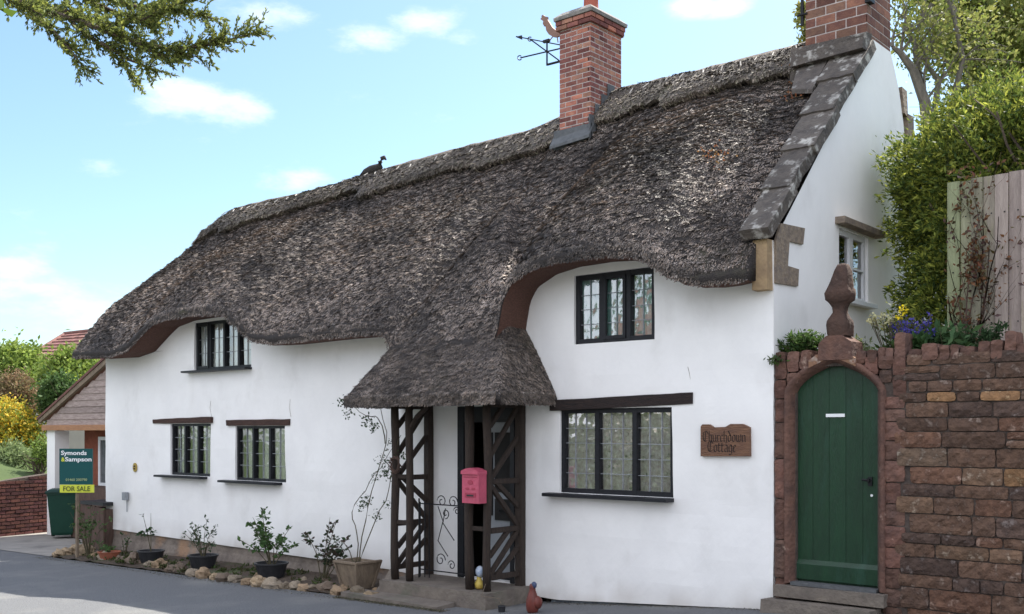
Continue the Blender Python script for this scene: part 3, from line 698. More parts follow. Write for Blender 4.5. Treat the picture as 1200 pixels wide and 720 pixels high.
# windows -------------------------------------------------------------
def window(x0, x1, z0, z1, ncas, rows, cols, lintel=None, sill=None, curtain='lace', fr=.05, thick=(), curt_spans=((0, .3), (.7, 1)), axis='Y', framemat='blackpaint', yoff=.05, label=None):
    """casement window set in a wall facing -Y; frame is the part"""
    b = MB(); w_ = (x1 - x0); y = yoff
    b.box(x0 - .005, x1 + .005, y - .02, y + .05, z1 - fr, z1 + .004); b.box(x0 - .005, x1 + .005, y - .02, y + .05, z0 - .003, z0 + fr)
    cw = (w_ - 0) / ncas
    for i in range(ncas + 1):
        xm = x0 + i * cw; h = fr * (.55 if 0 < i < ncas else .5)
        xm = min(max(xm, x0 + h - .004), x1 - h + .004)
        b.box(xm - h, xm + h, y - .023 if 0 < i < ncas else y - .021, y + .052, z0 + .002, z1 - .002)
    for i in thick:                                  # opening casement with its own frame
        xa, xb = x0 + i * cw + fr * .5, x0 + (i + 1) * cw - fr * .5; t = .035
        b.box(xa, xa + t, y - .035, y + .0, z0 + fr * .7, z1 - fr * .7); b.box(xb - t, xb, y - .035, y, z0 + fr * .7, z1 - fr * .7)
        b.box(xa, xb, y - .033, y - .001, z0 + fr * .7, z0 + fr * .7 + t); b.box(xa, xb, y - .033, y - .001, z1 - fr * .7 - t, z1 - fr * .7)
    win = b.build('window', M[framemat], cot)
    if label: win['label'] = label
    bl = MB()
    for i in range(ncas):
        xa, xb = x0 + i * cw + fr * .5, x0 + (i + 1) * cw - fr * .5; za, zb = z0 + fr, z1 - fr
        p = MB(); p.add([(xa - .01, y + .02, za - .01), (xb + .01, y + .02, za - .01), (xb + .01, y + .02, zb + .01), (xa - .01, y + .02, zb + .01)], [(0, 1, 2, 3)])
        p.build('pane', M['glass'], win)
        for r in range(1, rows): zz = za + (zb - za) * r / rows + random.uniform(-.004, .004); bl.box(xa, xb, y + .008, y + .017, zz - .0037, zz + .0037)
        for c_ in range(1, cols): xx = xa + (xb - xa) * c_ / cols + random.uniform(-.004, .004); bl.box(xx - .0037, xx + .0037, y + .0065, y + .018, za, zb)
    bl.build('leading', M['leadcame'], win)
    for (s0, s1) in curt_spans:
        q = MB(); rows_ = []
        xs_ = np.linspace(x0 + w_ * s0, x0 + w_ * s1, 40)
        for zz in np.linspace(z0 - .02, z1 + .02, 10):
            rows_.append([(xx, y + .052 + .014 * math.sin((xx - x0) * 62 + 2 * math.sin(zz * 2)) + .012 * math.sin(xx * 23), zz) for xx in xs_])
        q.grid(rows_); q.build('curtain', M[curtain], win, smooth=True)
    if lintel:
        xa, xb, za, zb, za2, zb2, mm = lintel; q = MB(); n_ = 14; R = []
        for i in range(n_ + 1):
            u = i / n_; xx = xa + (xb - xa) * u; z_a = za + (za2 - za) * u + .008 * noise.noise(Vector((xx * 3, 1, 0))); z_b = zb + (zb2 - zb) * u + .010 * noise.noise(Vector((xx * 3, 5, 0)))
            R.append([(xx, -.03, z_a + .006), (xx, -.036, z_b - .008), (xx, -.03, z_b), (xx, .15, z_b), (xx, .15, z_a)])
        q.grid(R, True); base = 0; m_ = 5
        q.f.append(tuple(range(m_ - 1, -1, -1))); q.m.append(0); q.f.append(tuple(n_ * m_ + i for i in range(m_))); q.m.append(0)
        q.build('lintel', M[mm], win)
    if sill:
        xa, xb, th = sill; q = MB(); q.bar((xa, -.045, z0 - th / 2 - .004), (xb, -.045, z0 - th / 2 - .004), .19, th, bev=.1); q.build('sill', M['blackpaint'], win)
    return win
def XY(px): return onY(px, 500, 0).x
window(*openings[0], 3, 4, 2, lintel=(XY(181), XY(249), 2.11, 2.185, 2.115, 2.215, 'oakbrown'), sill=(XY(189), XY(243), .035), fr=.038, curt_spans=((.14, .33), (.46, .66), (.74, .99)), label='leftmost ground floor window with brown lintel')
window(*openings[1], 3, 4, 2, lintel=(XY(267), XY(341), 2.07, 2.16, 2.07, 2.165, 'oakbrown'), sill=(XY(264), XY(330), .035), fr=.038, curt_spans=((.16, .33), (.45, .64), (.68, .99)), label='second ground floor window with brown lintel')
window(*openings[2], 4, 3, 2, sill=(XY(221), XY(296), .03), fr=.042, thick=(0,), curtain='lace', curt_spans=((.02, .46), (.55, .7), (.78, .99)), label='four light window under the left thatch eyebrow')
window(*openings[3], 3, 5, 3, lintel=(XY(646), XY(813), 2.215, 2.335, 2.262, 2.385, 'oakh'), sill=(XY(644), XY(789), .04), fr=.05, curtain='floral', curt_spans=((.02, .98),), label='large lattice window with black lintel')
window(*openings[4], 3, 4, 2, fr=.055, thick=(1,), sill=None, curtain='tealcurtain', curt_spans=((.0, .33), (.37, .60), (.67, 1)), label='upper window under the right thatch eyebrow')
# gable window (faces +X)
b = MB(); a, c, d, e = win_g; m_ = (a + c) / 2
for y0, y1, z0, z1 in ((a, c, e - .06, e), (a, c, d, d + .06), (a, a + .05, d + .06, e - .06), (c - .05, c, d + .06, e - .06), (m_ - .045, m_ + .045, d + .06, e - .06), (a + .05, m_ - .045, 3.75, 3.77), (m_ + .045, c - .05, 3.75, 3.77)):
    b.box(-.08, -.03, y0, y1, z0, z1)
gw = b.build('window', M['whitepaint'], cot); gw['label'] = 'white two light window in the gable'
for y0, y1 in ((a + .04, m_ - .04), (m_ + .04, c - .04)):
    q = MB(); q.add([(-.06, y0, d + .05), (-.06, y1, d + .05), (-.06, y1, e - .05), (-.06, y0, e - .05)], [(0, 1, 2, 3)]); q.build('pane', M['glass'], gw)
q = MB(); q.box(-.5, -.3, a - .1, c + .1, d - .1, e + .1); q.build('dark_room_box', M['dark'], gw)  # dark box standing in for the unlit room behind the gable panes
q = MB(); q.bar((.03, a - .10, 4.20), (.03, c + .22, 4.19), .16, .07, bev=.05); q.build('lintel', M['quoin'], gw)
q = MB(); q.bar((.03, a - .03, d - .02), (.03, c + .03, d - .02), .14, .05, bev=.05); q.build('sill', M['whitepaint'], gw)

# brick chimneys -------------------------------------------------------
def brickwork(b, x0, x1, y0, y1, z0, z1, L_=.19, H_=.066, gap=.014, mort=True, pal=((1, 1, 1), (.8, .75, .8), (1.25, 1.15, 1.05), (.62, .55, .62), (1.1, 1.3, 1.2)), proud=.0025):
    row = 0; z = z0
    while z < z1 - H_ * .5:
        h = min(H_, z1 - z); off = (row % 2) * L_ / 2
        for face in ('f', 'r', 'l', 'k'):
            a0, a1 = (x0, x1) if face in 'fk' else (y0, y1)
            s = a0 - off
            while s < a1:
                p, q = max(s, a0) + gap / 2, min(s + L_, a1) - gap / 2
                if s <= a0: p = a0
                if s + L_ >= a1: q = a1
                if q - p > .02:
                    c = random.choice(pal); k_ = random.uniform(.75, 1.2); b.col = tuple(cc * k_ for cc in c); jj = random.uniform(0, .002); d_ = .05
                    pe = 0.0004 if face in 'rl' else 0
                    if face == 'f': b.box(p - proud * (p == a0), q + proud * (q == a1), y0 - proud - jj, y0 + d_, z + gap, z + h - pe)
                    elif face == 'k': b.box(p, q, y1 - d_, y1 + proud + jj, z + gap, z + h)
                    elif face == 'r': b.box(x1 - d_, x1 + proud + jj, p, q, z + gap + .0005, z + h - .0005)
                    else: b.box(x0 - proud - jj, x0 + d_, p, q, z + gap + .0005, z + h - .0005)
                s += L_
        z += H_; row += 1
    b.col = (1, 1, 1)
c1 = MB(); brickwork(c1, -4.12, -3.61, 2.0, 2.70, 5.6, 7.36)
brickwork(c1, -4.16, -3.57, 1.96, 2.74, 7.36, 7.50)
ch1 = c1.build('chimney', M['brick'], cot); ch1['label'] = 'slim red brick chimney halfway along the ridge'
b = MB(); b.box(-4.12, -3.61, 2.0, 2.70, 5.5, 7.5); b.build('mortar', M['mortar'], ch1)
b = MB(); vs = []
for k_, (g_, z) in enumerate(((.06, 7.50), (.065, 7.545), (-.02, 7.62))):
    vs += [(-4.12 - g_, 2.0 - g_, z), (-3.61 + g_, 2.0 - g_, z), (-3.61 + g_, 2.70 + g_, z), (-4.12 - g_, 2.70 + g_, z)]
b.add(vs, [(3, 2, 1, 0)] + [(k_ * 4 + q, k_ * 4 + (q + 1) % 4, k_ * 4 + 4 + (q + 1) % 4, k_ * 4 + 4 + q) for k_ in (0, 1) for q in range(4)] + [(8, 9, 10, 11)])
b.build('flaunching', M['capstone'], ch1)
b = MB(); b.lathe((-3.86, 2.35, 7.56), [(.125, 0), (.125, .05), (.105, .09), (.095, .35), (.12, .38), (.12, .42), (.08, .42)], 24); b.build('chimney_pot', M['potred'], ch1, smooth=True)
b = MB()   # stepped lead soakers down the right side and an apron at the front
def rz(x, y):
    yr, zr = ridge(x); ye, ze, zl = eave(x); return zr - abs(y - yr) * (zr - ze - LIP) / (yr - ye)
for q in range(5):
    y0 = 1.93 + q * .14; b.box(-3.59, -3.575, y0, y0 + .155, rz(-3.4, y0) - .1, rz(-3.4, y0 + .14) + .18)
b.box(-4.2, -3.575, 1.965, 1.98, 5.7, rz(-3.9, 1.98) + .19)
b.prism([Vector((-4.22, 1.90, rz(-4.1, 1.90) + .10)), Vector((-3.56, 1.90, rz(-3.6, 1.90) + .11)), Vector((-3.56, 2.0, rz(-3.6, 2.0) + .16)), Vector((-4.22, 2.0, rz(-4.1, 2.0) + .14))], (0, 0, -.04))
b.build('flashing', M['lead'], ch1)
c2 = MB(); brickwork(c2, -.74, -.02, 2.29, 2.97, 6.32, 7.8, L_=.24, H_=.105, gap=.014, pal=((.62, .72, .70), (.48, .52, .52), (.8, .88, .8), (.62, .8, .75)))
ch2 = c2.build('chimney', M['brick'], cot); ch2['label'] = 'broad brown brick chimney on the right gable'
b = MB(); b.box(-.74, -.02, 2.29, 2.97, 6.2, 7.75); b.build('mortar', M['mortar'], ch2)
b = MB(); b.box(-.05, .012, 2.27, 2.33, 6.95, 7.3); b.box(-.22, .02, 2.255, 2.28, 6.93, 6.97); b.box(-.03, .04, 2.25, 2.36, 6.75, 6.98)
b.tube([(-.79, 2.3, 6.7), (-.79, 2.3, 7.0)], .02); b.tube([(-.84, 2.28, 6.82), (-.72, 2.28, 6.82)], .012); 
b.build('bracket', M['iron'], ch2)
b = MB(); b.box(-.86, .03, 2.16, 2.29, 6.28, 6.40, .015); b.box(-.80, .05, 2.02, 2.2, 6.16, 6.29, .015); b.build('flashing_slab', M['slab'], ch2)
b = MB(); b.prism([Vector((-.66, 1.75, rz(-.6, 1.75) + .13)), Vector((-.38, 1.68, rz(-.5, 1.68) + .14)), Vector((-.40, 2.2, rz(-.5, 2.2) + .16)), Vector((-.80, 2.25, rz(-.9, 2.25) + .14))], (0, 0, -.05)); b.build('flashing_slab', M['slab'], ch2)
b = MB(); b.box(-.86, -.05, 2.12, 3.1, 5.8, 6.30); b.build('chimney_base', M['slab'], cot)

# porch ----------------------------------------------------------------
pf = -.60; X_A, X_B, X_D, X_E = onY(463, 600, pf).x, onY(480, 600, pf).x, onY(550, 600, pf).x, onY(571, 600, pf).x
b = MB(); z0 = .245
b.box(X_A - .12, X_E + .1, -.74, .05, -.1, z0 - .003, .004); ps = b.build('porch', M['step'], cot)
zt = 2.36
for nm, (x, y, r) in dict(a=(X_A, pf, .095), b=(X_B, pf, .09), d=(X_D, pf, .105), e=(X_E, pf, .09)).items():
    q = MB(); pts = [(x + .008 * math.sin(z * 3 + x * 9), y + .006 * math.cos(z * 4), z) for z in np.linspace(z0, zt, 9)]; q.tube(pts, [r * .5 * (1 + .06 * math.sin(i * 2.1)) for i in range(9)], 9); q.build('post', M['oak'], ps, smooth=True)
for x in (X_A, X_E):
    q = MB(); q.bar((x, -.04, z0 + .002), (x, -.04, zt), .10, .09); q.build('post', M['oak'], ps)
# side lattices
for x in (X_A + .001, X_E + .001):
    y0, y1 = pf + .04, -.085
    for zz in (z0 + .14, .90, 1.44): q = MB(); q.bar((x, y0, zz), (x, y1, zz), .05, .06); q.build('rail', M['oak'], ps)
    q = MB(); q.bar((x, y0, zt - .06), (x, y1, zt - .06), .05, .08)
    q.build('rail', M['oak'], ps)
    segs = [(y0, z0 + .16, y1, .68), (y1, z0 + .16, y1 - .2, z0 + .30), (y1, .90, y0, .42 + .2), (y0, .92, y1, 1.40), (y1, .92, y0, 1.42), (y0, 1.46, y1, 1.95), (y0, 1.90, y1, 2.32), (y0, .60, y1, .88), (y1, 1.44, y0, 1.2)]
    segs = [(y0, .42, y1, .88), (y0, .62, y1 - .15, .90), (y0 + .1, .40, y1, .68), (y1, .93, y0, 1.41), (y1, 1.15, y0 + .1, 1.43), (y0, 1.46, y1, 1.93), (y0, 1.72, y1, 2.28), (y0, 2.05, y0 + .25, 2.30)]
    for s_ in segs:
        q = MB(); q.bar((x + random.uniform(-.004, .004), s_[0], s_[1]), (x, s_[2], s_[3]), .042, .055); q.build('brace', M['oak'], ps)
for (xa, xb) in ((X_A, X_B), (X_D, X_E)):
    for zz in (.92, 1.46): q = MB(); q.bar((xa, pf + .012, zz), (xb, pf + .012, zz), .05, .05); q.build('rail', M['oak'], ps)
for pa_, pb2 in (((X_A - .15, pf, 2.33), (X_E + .15, pf, 2.33)), ((X_A, -.75, 2.335), (X_A, .0, 2.335)), ((X_E, -.75, 2.335), (X_E, .0, 2.335))): q = MB(); q.bar(pa_, pb2, .085, .095); q.build('rail', M['oakh'], ps)
q = MB(); q.tube([(X_B + .03, pf, 2.05), (X_B + .12, pf, 2.16), (X_B + .3, pf, 2.28)], .03, 7); q.build('brace', M['oak'], ps)
# door behind the porch
b = MB(); b.box(-4.10, -4.00, -.02, .12, .25, 2.29); b.box(-3.27, -3.21, -.02, .12, .25, 2.28); b.box(-4.0, -3.27, -.018, .12, 2.10, 2.285)
dr = b.build('door', M['blackpaint'], cot)
b = MB(); b.box(-3.80, -3.27, .13, .17, .26, 2.10); b.build('door_leaf', M['utility'], dr)
b = MB(); b.box(-3.62, -3.33, .112, .128, 1.28, 1.98); b.box(-3.72, -3.66, .112, .128, 1.0, 1.98); b.box(-3.62, -3.33, .112, .128, .95, 1.2); b.build('pane', M['dark'], dr)
b = MB(); b.box(-4.0, -3.27, .10, .125, .26, .34); b.tube([(-3.52, .09, 1.06), (-3.50, .07, 1.06)], .02, 10); b.build('door_handle', M['iron'], dr)
b = MB(); b.box(-4.04, -3.2, .3, .9, 0, 2.4)
# side step slab and doorstep
b = MB(); b.box(-5.05, -3.45, -1.02, -.745, -.15, .10, .02); st = b.build('step', M['step'], ps)

# ================================================================== things on the cottage front
# name plaque
pq = thing('name_plaque', 'carved brown wooden house name plaque with wavy top on the white wall', 'plaque', tuple(onY(850, 535, -.03)))
pts = [(821, 535), (821, 500), (823, 497.5), (831, 497.5), (836, 501), (850, 500.5), (856, 497), (870, 497), (878, 501), (878, 535)]
b = MB(); b.prism([onY(x, y, -.045) for x, y in pts][::-1], (0, .045, 0)); b.build('board', M['plaque'], pq)
# gothic letters drawn with a broad nib
def nib(b, strokes, ox, oz, sc, y, wn=.16):
    nx, nz_ = math.cos(math.radians(42)) * wn / 2, math.sin(math.radians(42)) * wn / 2
    for st_ in strokes:
        for (x0, z0), (x1, z1) in zip(st_, st_[1:]):
            # hull of a moving nib: a parallelogram
            vs = [(x0 - nx, z0 - nz_), (x0 + nx, z0 + nz_), (x1 + nx, z1 + nz_), (x1 - nx, z1 - nz_)]
            ar = sum(vs[i][0] * vs[(i + 1) % 4][1] - vs[(i + 1) % 4][0] * vs[i][1] for i in range(4))
            if abs(ar) < .012:
                px_, pz_ = -nz_ * .25, nx * .25
                vs = [(x0 - px_, z0 - pz_), (x0 + px_, z0 + pz_), (x1 + px_, z1 + pz_), (x1 - px_, z1 - pz_)]
            if sum(vs[i][0] * vs[(i + 1) % 4][1] - vs[(i + 1) % 4][0] * vs[i][1] for i in range(4)) < 0: vs = vs[::-1]
            b.add([(ox + sc * p, y, oz + sc * q) for p, q in vs], [(0, 1, 2, 3)])
G = {'C': ([[(.75, 1.45), (.5, 1.6), (.15, 1.4), (.05, .8), (.15, .2), (.45, 0), (.8, .2)], [(.45, 1.5), (.4, .1)], [(.75, 1.45), (.8, 1.2)]], .95),
     'h': ([[(.1, 1.6), (.1, .1), (.2, 0)], [(.12, .85), (.35, 1), (.5, .85), (.5, .15), (.4, -.25)]], .68),
     'u': ([[(.02, .95), (.1, .85), (.1, .12), (.25, 0), (.5, .2)], [(.42, .95), (.5, .85), (.5, .1), (.6, 0)]], .70),
     'r': ([[(.02, .95), (.1, .85), (.1, .1), (.2, 0)], [(.12, .8), (.32, 1), (.42, .88)]], .50),
     'c': ([[(.45, .88), (.3, 1), (.08, .82), (.08, .15), (.25, 0), (.45, .15)]], .55),
     'd': ([[(.1, 1.6), (.5, .85), (.5, .15), (.28, 0), (.08, .15), (.08, .8), (.3, 1), (.5, .85)]], .68),
     'o': ([[(.3, 1), (.08, .82), (.08, .15), (.28, 0), (.5, .15), (.5, .82), (.3, 1)]], .66),
     'w': ([[(.02, .95), (.1, .85), (.1, .15), (.25, 0)], [(.35, .95), (.42, .85), (.42, .15), (.3, 0)], [(.42, .1), (.55, 0), (.75, .15), (.75, .85), (.68, 1.05)]], .90),
     'n': ([[(.02, .95), (.1, .85), (.1, .1), (.2, 0)], [(.12, .85), (.35, 1), (.5, .85), (.5, .1), (.6, 0)]], .70),
     't': ([[(.15, 1.3), (.12, .12), (.28, 0), (.4, .12)], [(-.02, .95), (.38, .95)]], .48),
     'a': ([[(.1, .9), (.3, 1), (.48, .85), (.48, .1), (.58, 0)], [(.48, .6), (.12, .42), (.1, .12), (.25, 0), (.48, .15)]], .66),
     'g': ([[(.48, .85), (.3, 1), (.08, .82), (.08, .2), (.25, .05), (.48, .2)], [(.48, 1), (.48, -.2), (.3, -.42), (.08, -.3)]], .66),
     'e': ([[(.45, .15), (.25, 0), (.08, .15), (.08, .82), (.28, 1), (.45, .85), (.1, .5)]], .55)}
for word, p0, wpx, hpx in (('Churchdown', (823.5, 517.5), 51, 6.5), ('Cottage', (829, 529.5), 34, 6.8)):
    a = onY(p0[0], p0[1], -.048); e = onY(p0[0] + wpx, p0[1], -.048); tot = sum(G[ch][1] for ch in word)
    sx = (e.x - a.x) / tot; b = MB(); cx_ = a.x
    for ch in word:
        nib(b, [[(p * 1.0, q * .95) for p, q in s_] for s_ in G[ch][0]], cx_, a.z, sx, -.048, .17); cx_ += G[ch][1] * sx
    b.build('lettering', M['carved'], pq)
b = MB(); 
p = onY(158, 548, -.012); b.lathe((0, 0, 0), [(.001, 0)], 4) if False else None
for k_ in range(1):
    pts = [(p.x + .055 * math.cos(a_) * (1 if abs(math.cos(a_)) > .3 else 1.1), -.02, p.z + .075 * math.sin(a_)) for a_ in np.linspace(0, 2 * math.pi, 17)[:-1]]
    b.prism([Vector(q) for q in pts], (0, .02, 0))
    b.lathe((0, 0, -50), [(.001, 0), (.001, .001)], 3) if False else None
fm = b.build('insurance_plaque', M['gold']); tag(fm, 'small yellow metal plaque on the white wall left of the windows', 'plaque')
b = MB()
for dz_ in (.02, -.02): b.prism([Vector((p.x + .025 * math.cos(a_), -.026, p.z + dz_ + .014 * math.sin(a_))) for a_ in np.linspace(0, 2 * math.pi, 9)[:-1]], (0, .006, 0))
b.build('relief', M['oakbrown'], fm)
p = onY(150, 586, 0); b = MB(); b.bar((p.x, -.05, p.z - .0), (p.x, -.05, p.z + .13), .11, .08, bev=.15); ub = b.build('utility_box', M['utility']); tag(ub, 'small grey box low on the white wall at the left end', 'utility box')
b = MB(); b.tube([(p.x, -.02, p.z), (p.x - .01, -.015, p.z - .2)], .007, 5); b.build('cable', M['utility'], ub)

# letterbox on the porch post
pb = onY(552, 588, -.70); bx = thing('letterbox', 'pink metal letterbox with a domed lid mounted on the porch post', 'letterbox', tuple(pb))
lx0, lx1 = onY(541.5, 570, -.78).x, onY(561, 570, -.78).x; lz0, lz1 = onY(550, 590, -.78).z, onY(550, 556, -.78).z
b = MB(); b.box(lx0, lx1, -.78, -.655, lz0, lz1); b.build('body', M['pink'], bx)
b = MB(); prof = [(-.015, 0), (.0, .035), (.25, .06), (.5, .07), (.75, .06), (1.0, .035), (1.015, 0)]
b.prism([Vector((lx0 + (lx1 - lx0) * u, -.80, lz1 + v)) for u, v in prof], (0, .15, 0)); b.build('lid', M['pink'], bx)
b = MB(); xm = (lx0 + lx1) / 2; W_ = lx1 - lx0; H_ = lz1 - lz0
b.box(xm - W_ * .32, xm + W_ * .32, -.785, -.779, lz0 + H_ * .20, lz0 + H_ * .36)
for q in (-.18, .18): b.prism([Vector((xm + W_ * (q + .12 * math.cos(a_)), -.784, lz0 + H_ * .50 + .014 * math.sin(a_))) for a_ in np.linspace(0, 2 * math.pi, 9)[:-1]], (0, .005, 0))
b.prism([Vector((xm + W_ * .16 * math.cos(a_), -.785, lz0 + H_ * .72 + .026 * math.sin(a_))) for a_ in np.linspace(0, 2 * math.pi, 11)[:-1]], (0, .006, 0))
b.box(xm - W_ * .4, xm + W_ * .4, -.783, -.779, lz1 - .035, lz1 - .027)
b.build('relief', M['pinkdark'], bx)
b = MB(); b.box(xm - W_ * .2, xm + W_ * .2, -.787, -.784, lz0 + H_ * .24, lz0 + H_ * .30); b.build('slot', M['soot'], bx)

# wrought iron gate inside the porch, open
gt = thing('iron_gate', 'black wrought iron scroll gate standing open inside the timber porch', 'gate', (X_B + .2, -.5, z0))
gx0, gx1 = onY(489, 600, -.45).x, onY(549, 600, -.45).x
b = MB(); zt_ = 1.28; yy = -.42
for q in range(3): xx = gx0 + .02 + q * .075; b.tube([(xx, yy, z0 + .03), (xx, yy, 1.16)], .007, 6)
b.tube([(gx0, yy, 1.14), (gx1, yy, 1.14)], .008, 6); b.tube([(gx0, yy, z0 + .12), (gx1 - .05, yy, z0 + .12)], .008, 6); b.tube([(gx1, yy, z0 + .02), (gx1, yy, 1.2)], .010, 6); b.tube([(gx0, yy, z0 + .02), (gx0, yy, 1.2)], .010, 6)
b.build('frame', M['iron'], gt)
b = MB()
def scroll(cx_, cz_, r, a0, a1, turns=1):
    return [(cx_ + r * (1 - .75 * t) * math.cos(a0 + (a1 - a0) * t), yy, cz_ + r * (1 - .75 * t) * math.sin(a0 + (a1 - a0) * t)) for t in np.linspace(0, 1, 22)]
xc_ = gx0 + (gx1 - gx0) * .55
for cx_, cz_, r, a0, a1 in ((xc_ - .08, 1.18, .075, 3, -5), (xc_ + .10, 1.18, .075, 0, 8), (xc_ - .02, 1.04, .06, 4.7, 12), (xc_ + .16, 1.08, .05, 3, -5), (gx1 - .12, 1.19, .04, 0, 8), (xc_ - .1, .5, .08, 0, 8), (xc_ + .08, .45, .06, 3, -5)):
    b.tube(scroll(cx_, cz_, r, a0, a1), .006, 5)
b.tube([(xc_ - .14, yy, 1.12), (xc_ - .06, yy, .95), (xc_ - .14, yy, .72), (xc_ + .02, yy, .55)], .006, 5); b.tube([(xc_ - .02, yy, 1.1), (xc_ - .06, yy, .93), (xc_ + .12, yy, .74)], .006, 5)
b.build('scrollwork', M['iron'], gt)

# little ornaments
p = onY(560, 683, -.52); p.z = z0
o_ = thing('garden_ornament', 'small white and yellow glazed ornament standing inside the porch behind the posts', 'ornament', (p.x + .02, p.y, z0))
b = MB(); b.lathe((p.x + .02, p.y, z0), [(.035, 0), (.05, .02), (.055, .06), (.03, .10), (.025, .14)], 14); b.build('base', M['ballyellow'], o_, smooth=True)
b = MB(); b.blob((p.x + .03, p.y, z0 + .19), (.05, .05, .065), 10, 14, .03); b.build('bowl', M['ballwhite'], o_, smooth=True)
p = onZ(624, 722, gz(-2.7)); 
p = onY(624, 700, -.75); gzz = gz(p.x)
o_ = thing('fowl_ornament', 'red brown glazed fowl shaped garden ornament with a blue top beside the porch', 'ornament', (p.x, p.y, gzz))
b = MB(); b.lathe((p.x, p.y, gzz), [(.045, 0), (.062, .04), (.068, .09), (.064, .15), (.048, .20), (.034, .24), (.032, .265), (.036, .29), (.02, .31)], 18); b.blob((p.x + .05, p.y + .02, gzz + .12), (.05, .06, .07), 8, 10, .08); b.build('body', M['ornred'], o_, smooth=True)
b = MB(); b.blob((p.x + .025, p.y, gzz + .30), (.03, .025, .035), 8, 10, .1); b.build('crest', M['ornblue'], o_, smooth=True)
p = onY(588, 712, -.80); b = MB(); gzz = gz(p.x); b.lathe((p.x, p.y, gzz), [(.035, 0), (.04, .07), (.045, .075), (.04, .08)], 14)
o_ = b.build('small_black_pot', M['blackpot']); tag(o_, 'tiny black pot on the ground at the right corner of the porch step', 'pot')
b = MB(); a = onY(572, 684, -.62); b.tube([(a.x, -.66, a.z), (a.x + .03, -.76, a.z - .12), (p.x - .05, -.79, gzz + .15), (p.x - .02, -.79, gzz + .1)], .003, 5)
o_ = b.build('cord', M['planter']); tag(o_, 'thin pale cord hanging from the porch corner post down to the tiny pot', 'cord')
# dried wreath on the left porch post
p = onY(463, 545, -.70); 
b = MB(); q_ = np.random.default_rng(4)
for k_ in range(26):
    a_ = random.uniform(0, 6.28); b.tube([(p.x + .07 * math.cos(a_ + t) + random.uniform(-.02, .02), p.y + random.uniform(-.03, .03), p.z + .09 * math.sin(a_ + t) + random.uniform(-.02, .02)) for t in np.linspace(0, 1.6, 5)], .006, 4)
o_ = b.build('wreath', M['brownboard']); tag(o_, 'dry brown twig wreath hung on the left outer porch post', 'wreath')

# ================================================================== weathervane and ridge bird
vb = Vector((-4.45, 2.2, 7.0)); vane = thing('weathervane', 'black iron weathervane with a rusty cockerel beside the brick chimney', 'weathervane', (-4.12, 2.25, 6.9))
DV = 2.25
def vp(px, py, dy=0): return onY(px, py, DV + dy)
b = MB(); b.tube([vp(657, 72), vp(641.5, 76)], .016, 6); b.tube([vp(641, 77), vp(641, 49)], .012, 6); b.build('bracket', M['iron'], vane)
b = MB(); b.tube([vp(610, 68), vp(657, 57)], .010, 6); b.tube([vp(621, 46), vp(655, 71)], .010, 6)
for cx_, cy_, s_ in ((609, 68, 2.6), (621, 46, 2.4)):
    b.tube([vp(cx_ + s_ * math.cos(a_), cy_ + s_ * math.sin(a_)) for a_ in np.linspace(.6, 5.4, 9)], .008, 5)
b.build('cross_arm', M['iron'], vane)
b = MB(); b.tube([vp(605, 43), vp(657, 53)], .008, 6); b.prism([vp(604, 43.5), vp(611, 41.5), vp(611, 46.5)], (0, .02, 0)); b.box(vp(637, 50).x, vp(644, 50).x, DV - .02, DV + .02, vp(640, 50).z, vp(640, 47).z); b.build('pointer', M['iron'], vane)
ck = [(634.5, 18.5), (636, 17.5), (639, 19.5), (641.5, 20), (641.5, 23), (644, 27), (647, 32), (651, 35.5), (656, 34), (660, 33), (661, 40), (656, 42), (652, 44), (648, 43.5), (643, 40.5), (640, 36), (639, 30), (637.5, 31), (636, 28), (636.5, 25), (633, 22.5), (634.5, 21)]
b = MB(); b.prism([vp(x, y) for x, y in ck][::-1], (0, .025, 0)); b.tube([vp(648, 43), vp(644, 48)], .008, 5); b.tube([vp(653, 43), vp(654, 50)], .008, 5); b.build('cockerel', M['copper'], vane)
# bird
yb = 2.3; bp_ = lambda x, y: onY(x, y, yb)
bird = thing('ridge_bird', 'dark straw bird finial with a long neck sitting on the ridge left of the chimney', 'roof ornament', tuple(bp_(436, 210)))
b = MB(); pts = [bp_(423.5, 206), bp_(429, 203), bp_(436, 200), bp_(442, 197.5), bp_(445, 194.5), bp_(445.5, 190), bp_(447.5, 186), bp_(450, 184.8), bp_(452.5, 187.5)]
b.tube(pts, [.03, .07, .085, .075, .058, .042, .036, .034, .010], 9); b.build('body', M['thatch'], bird, smooth=True)
for v in (0,): pass

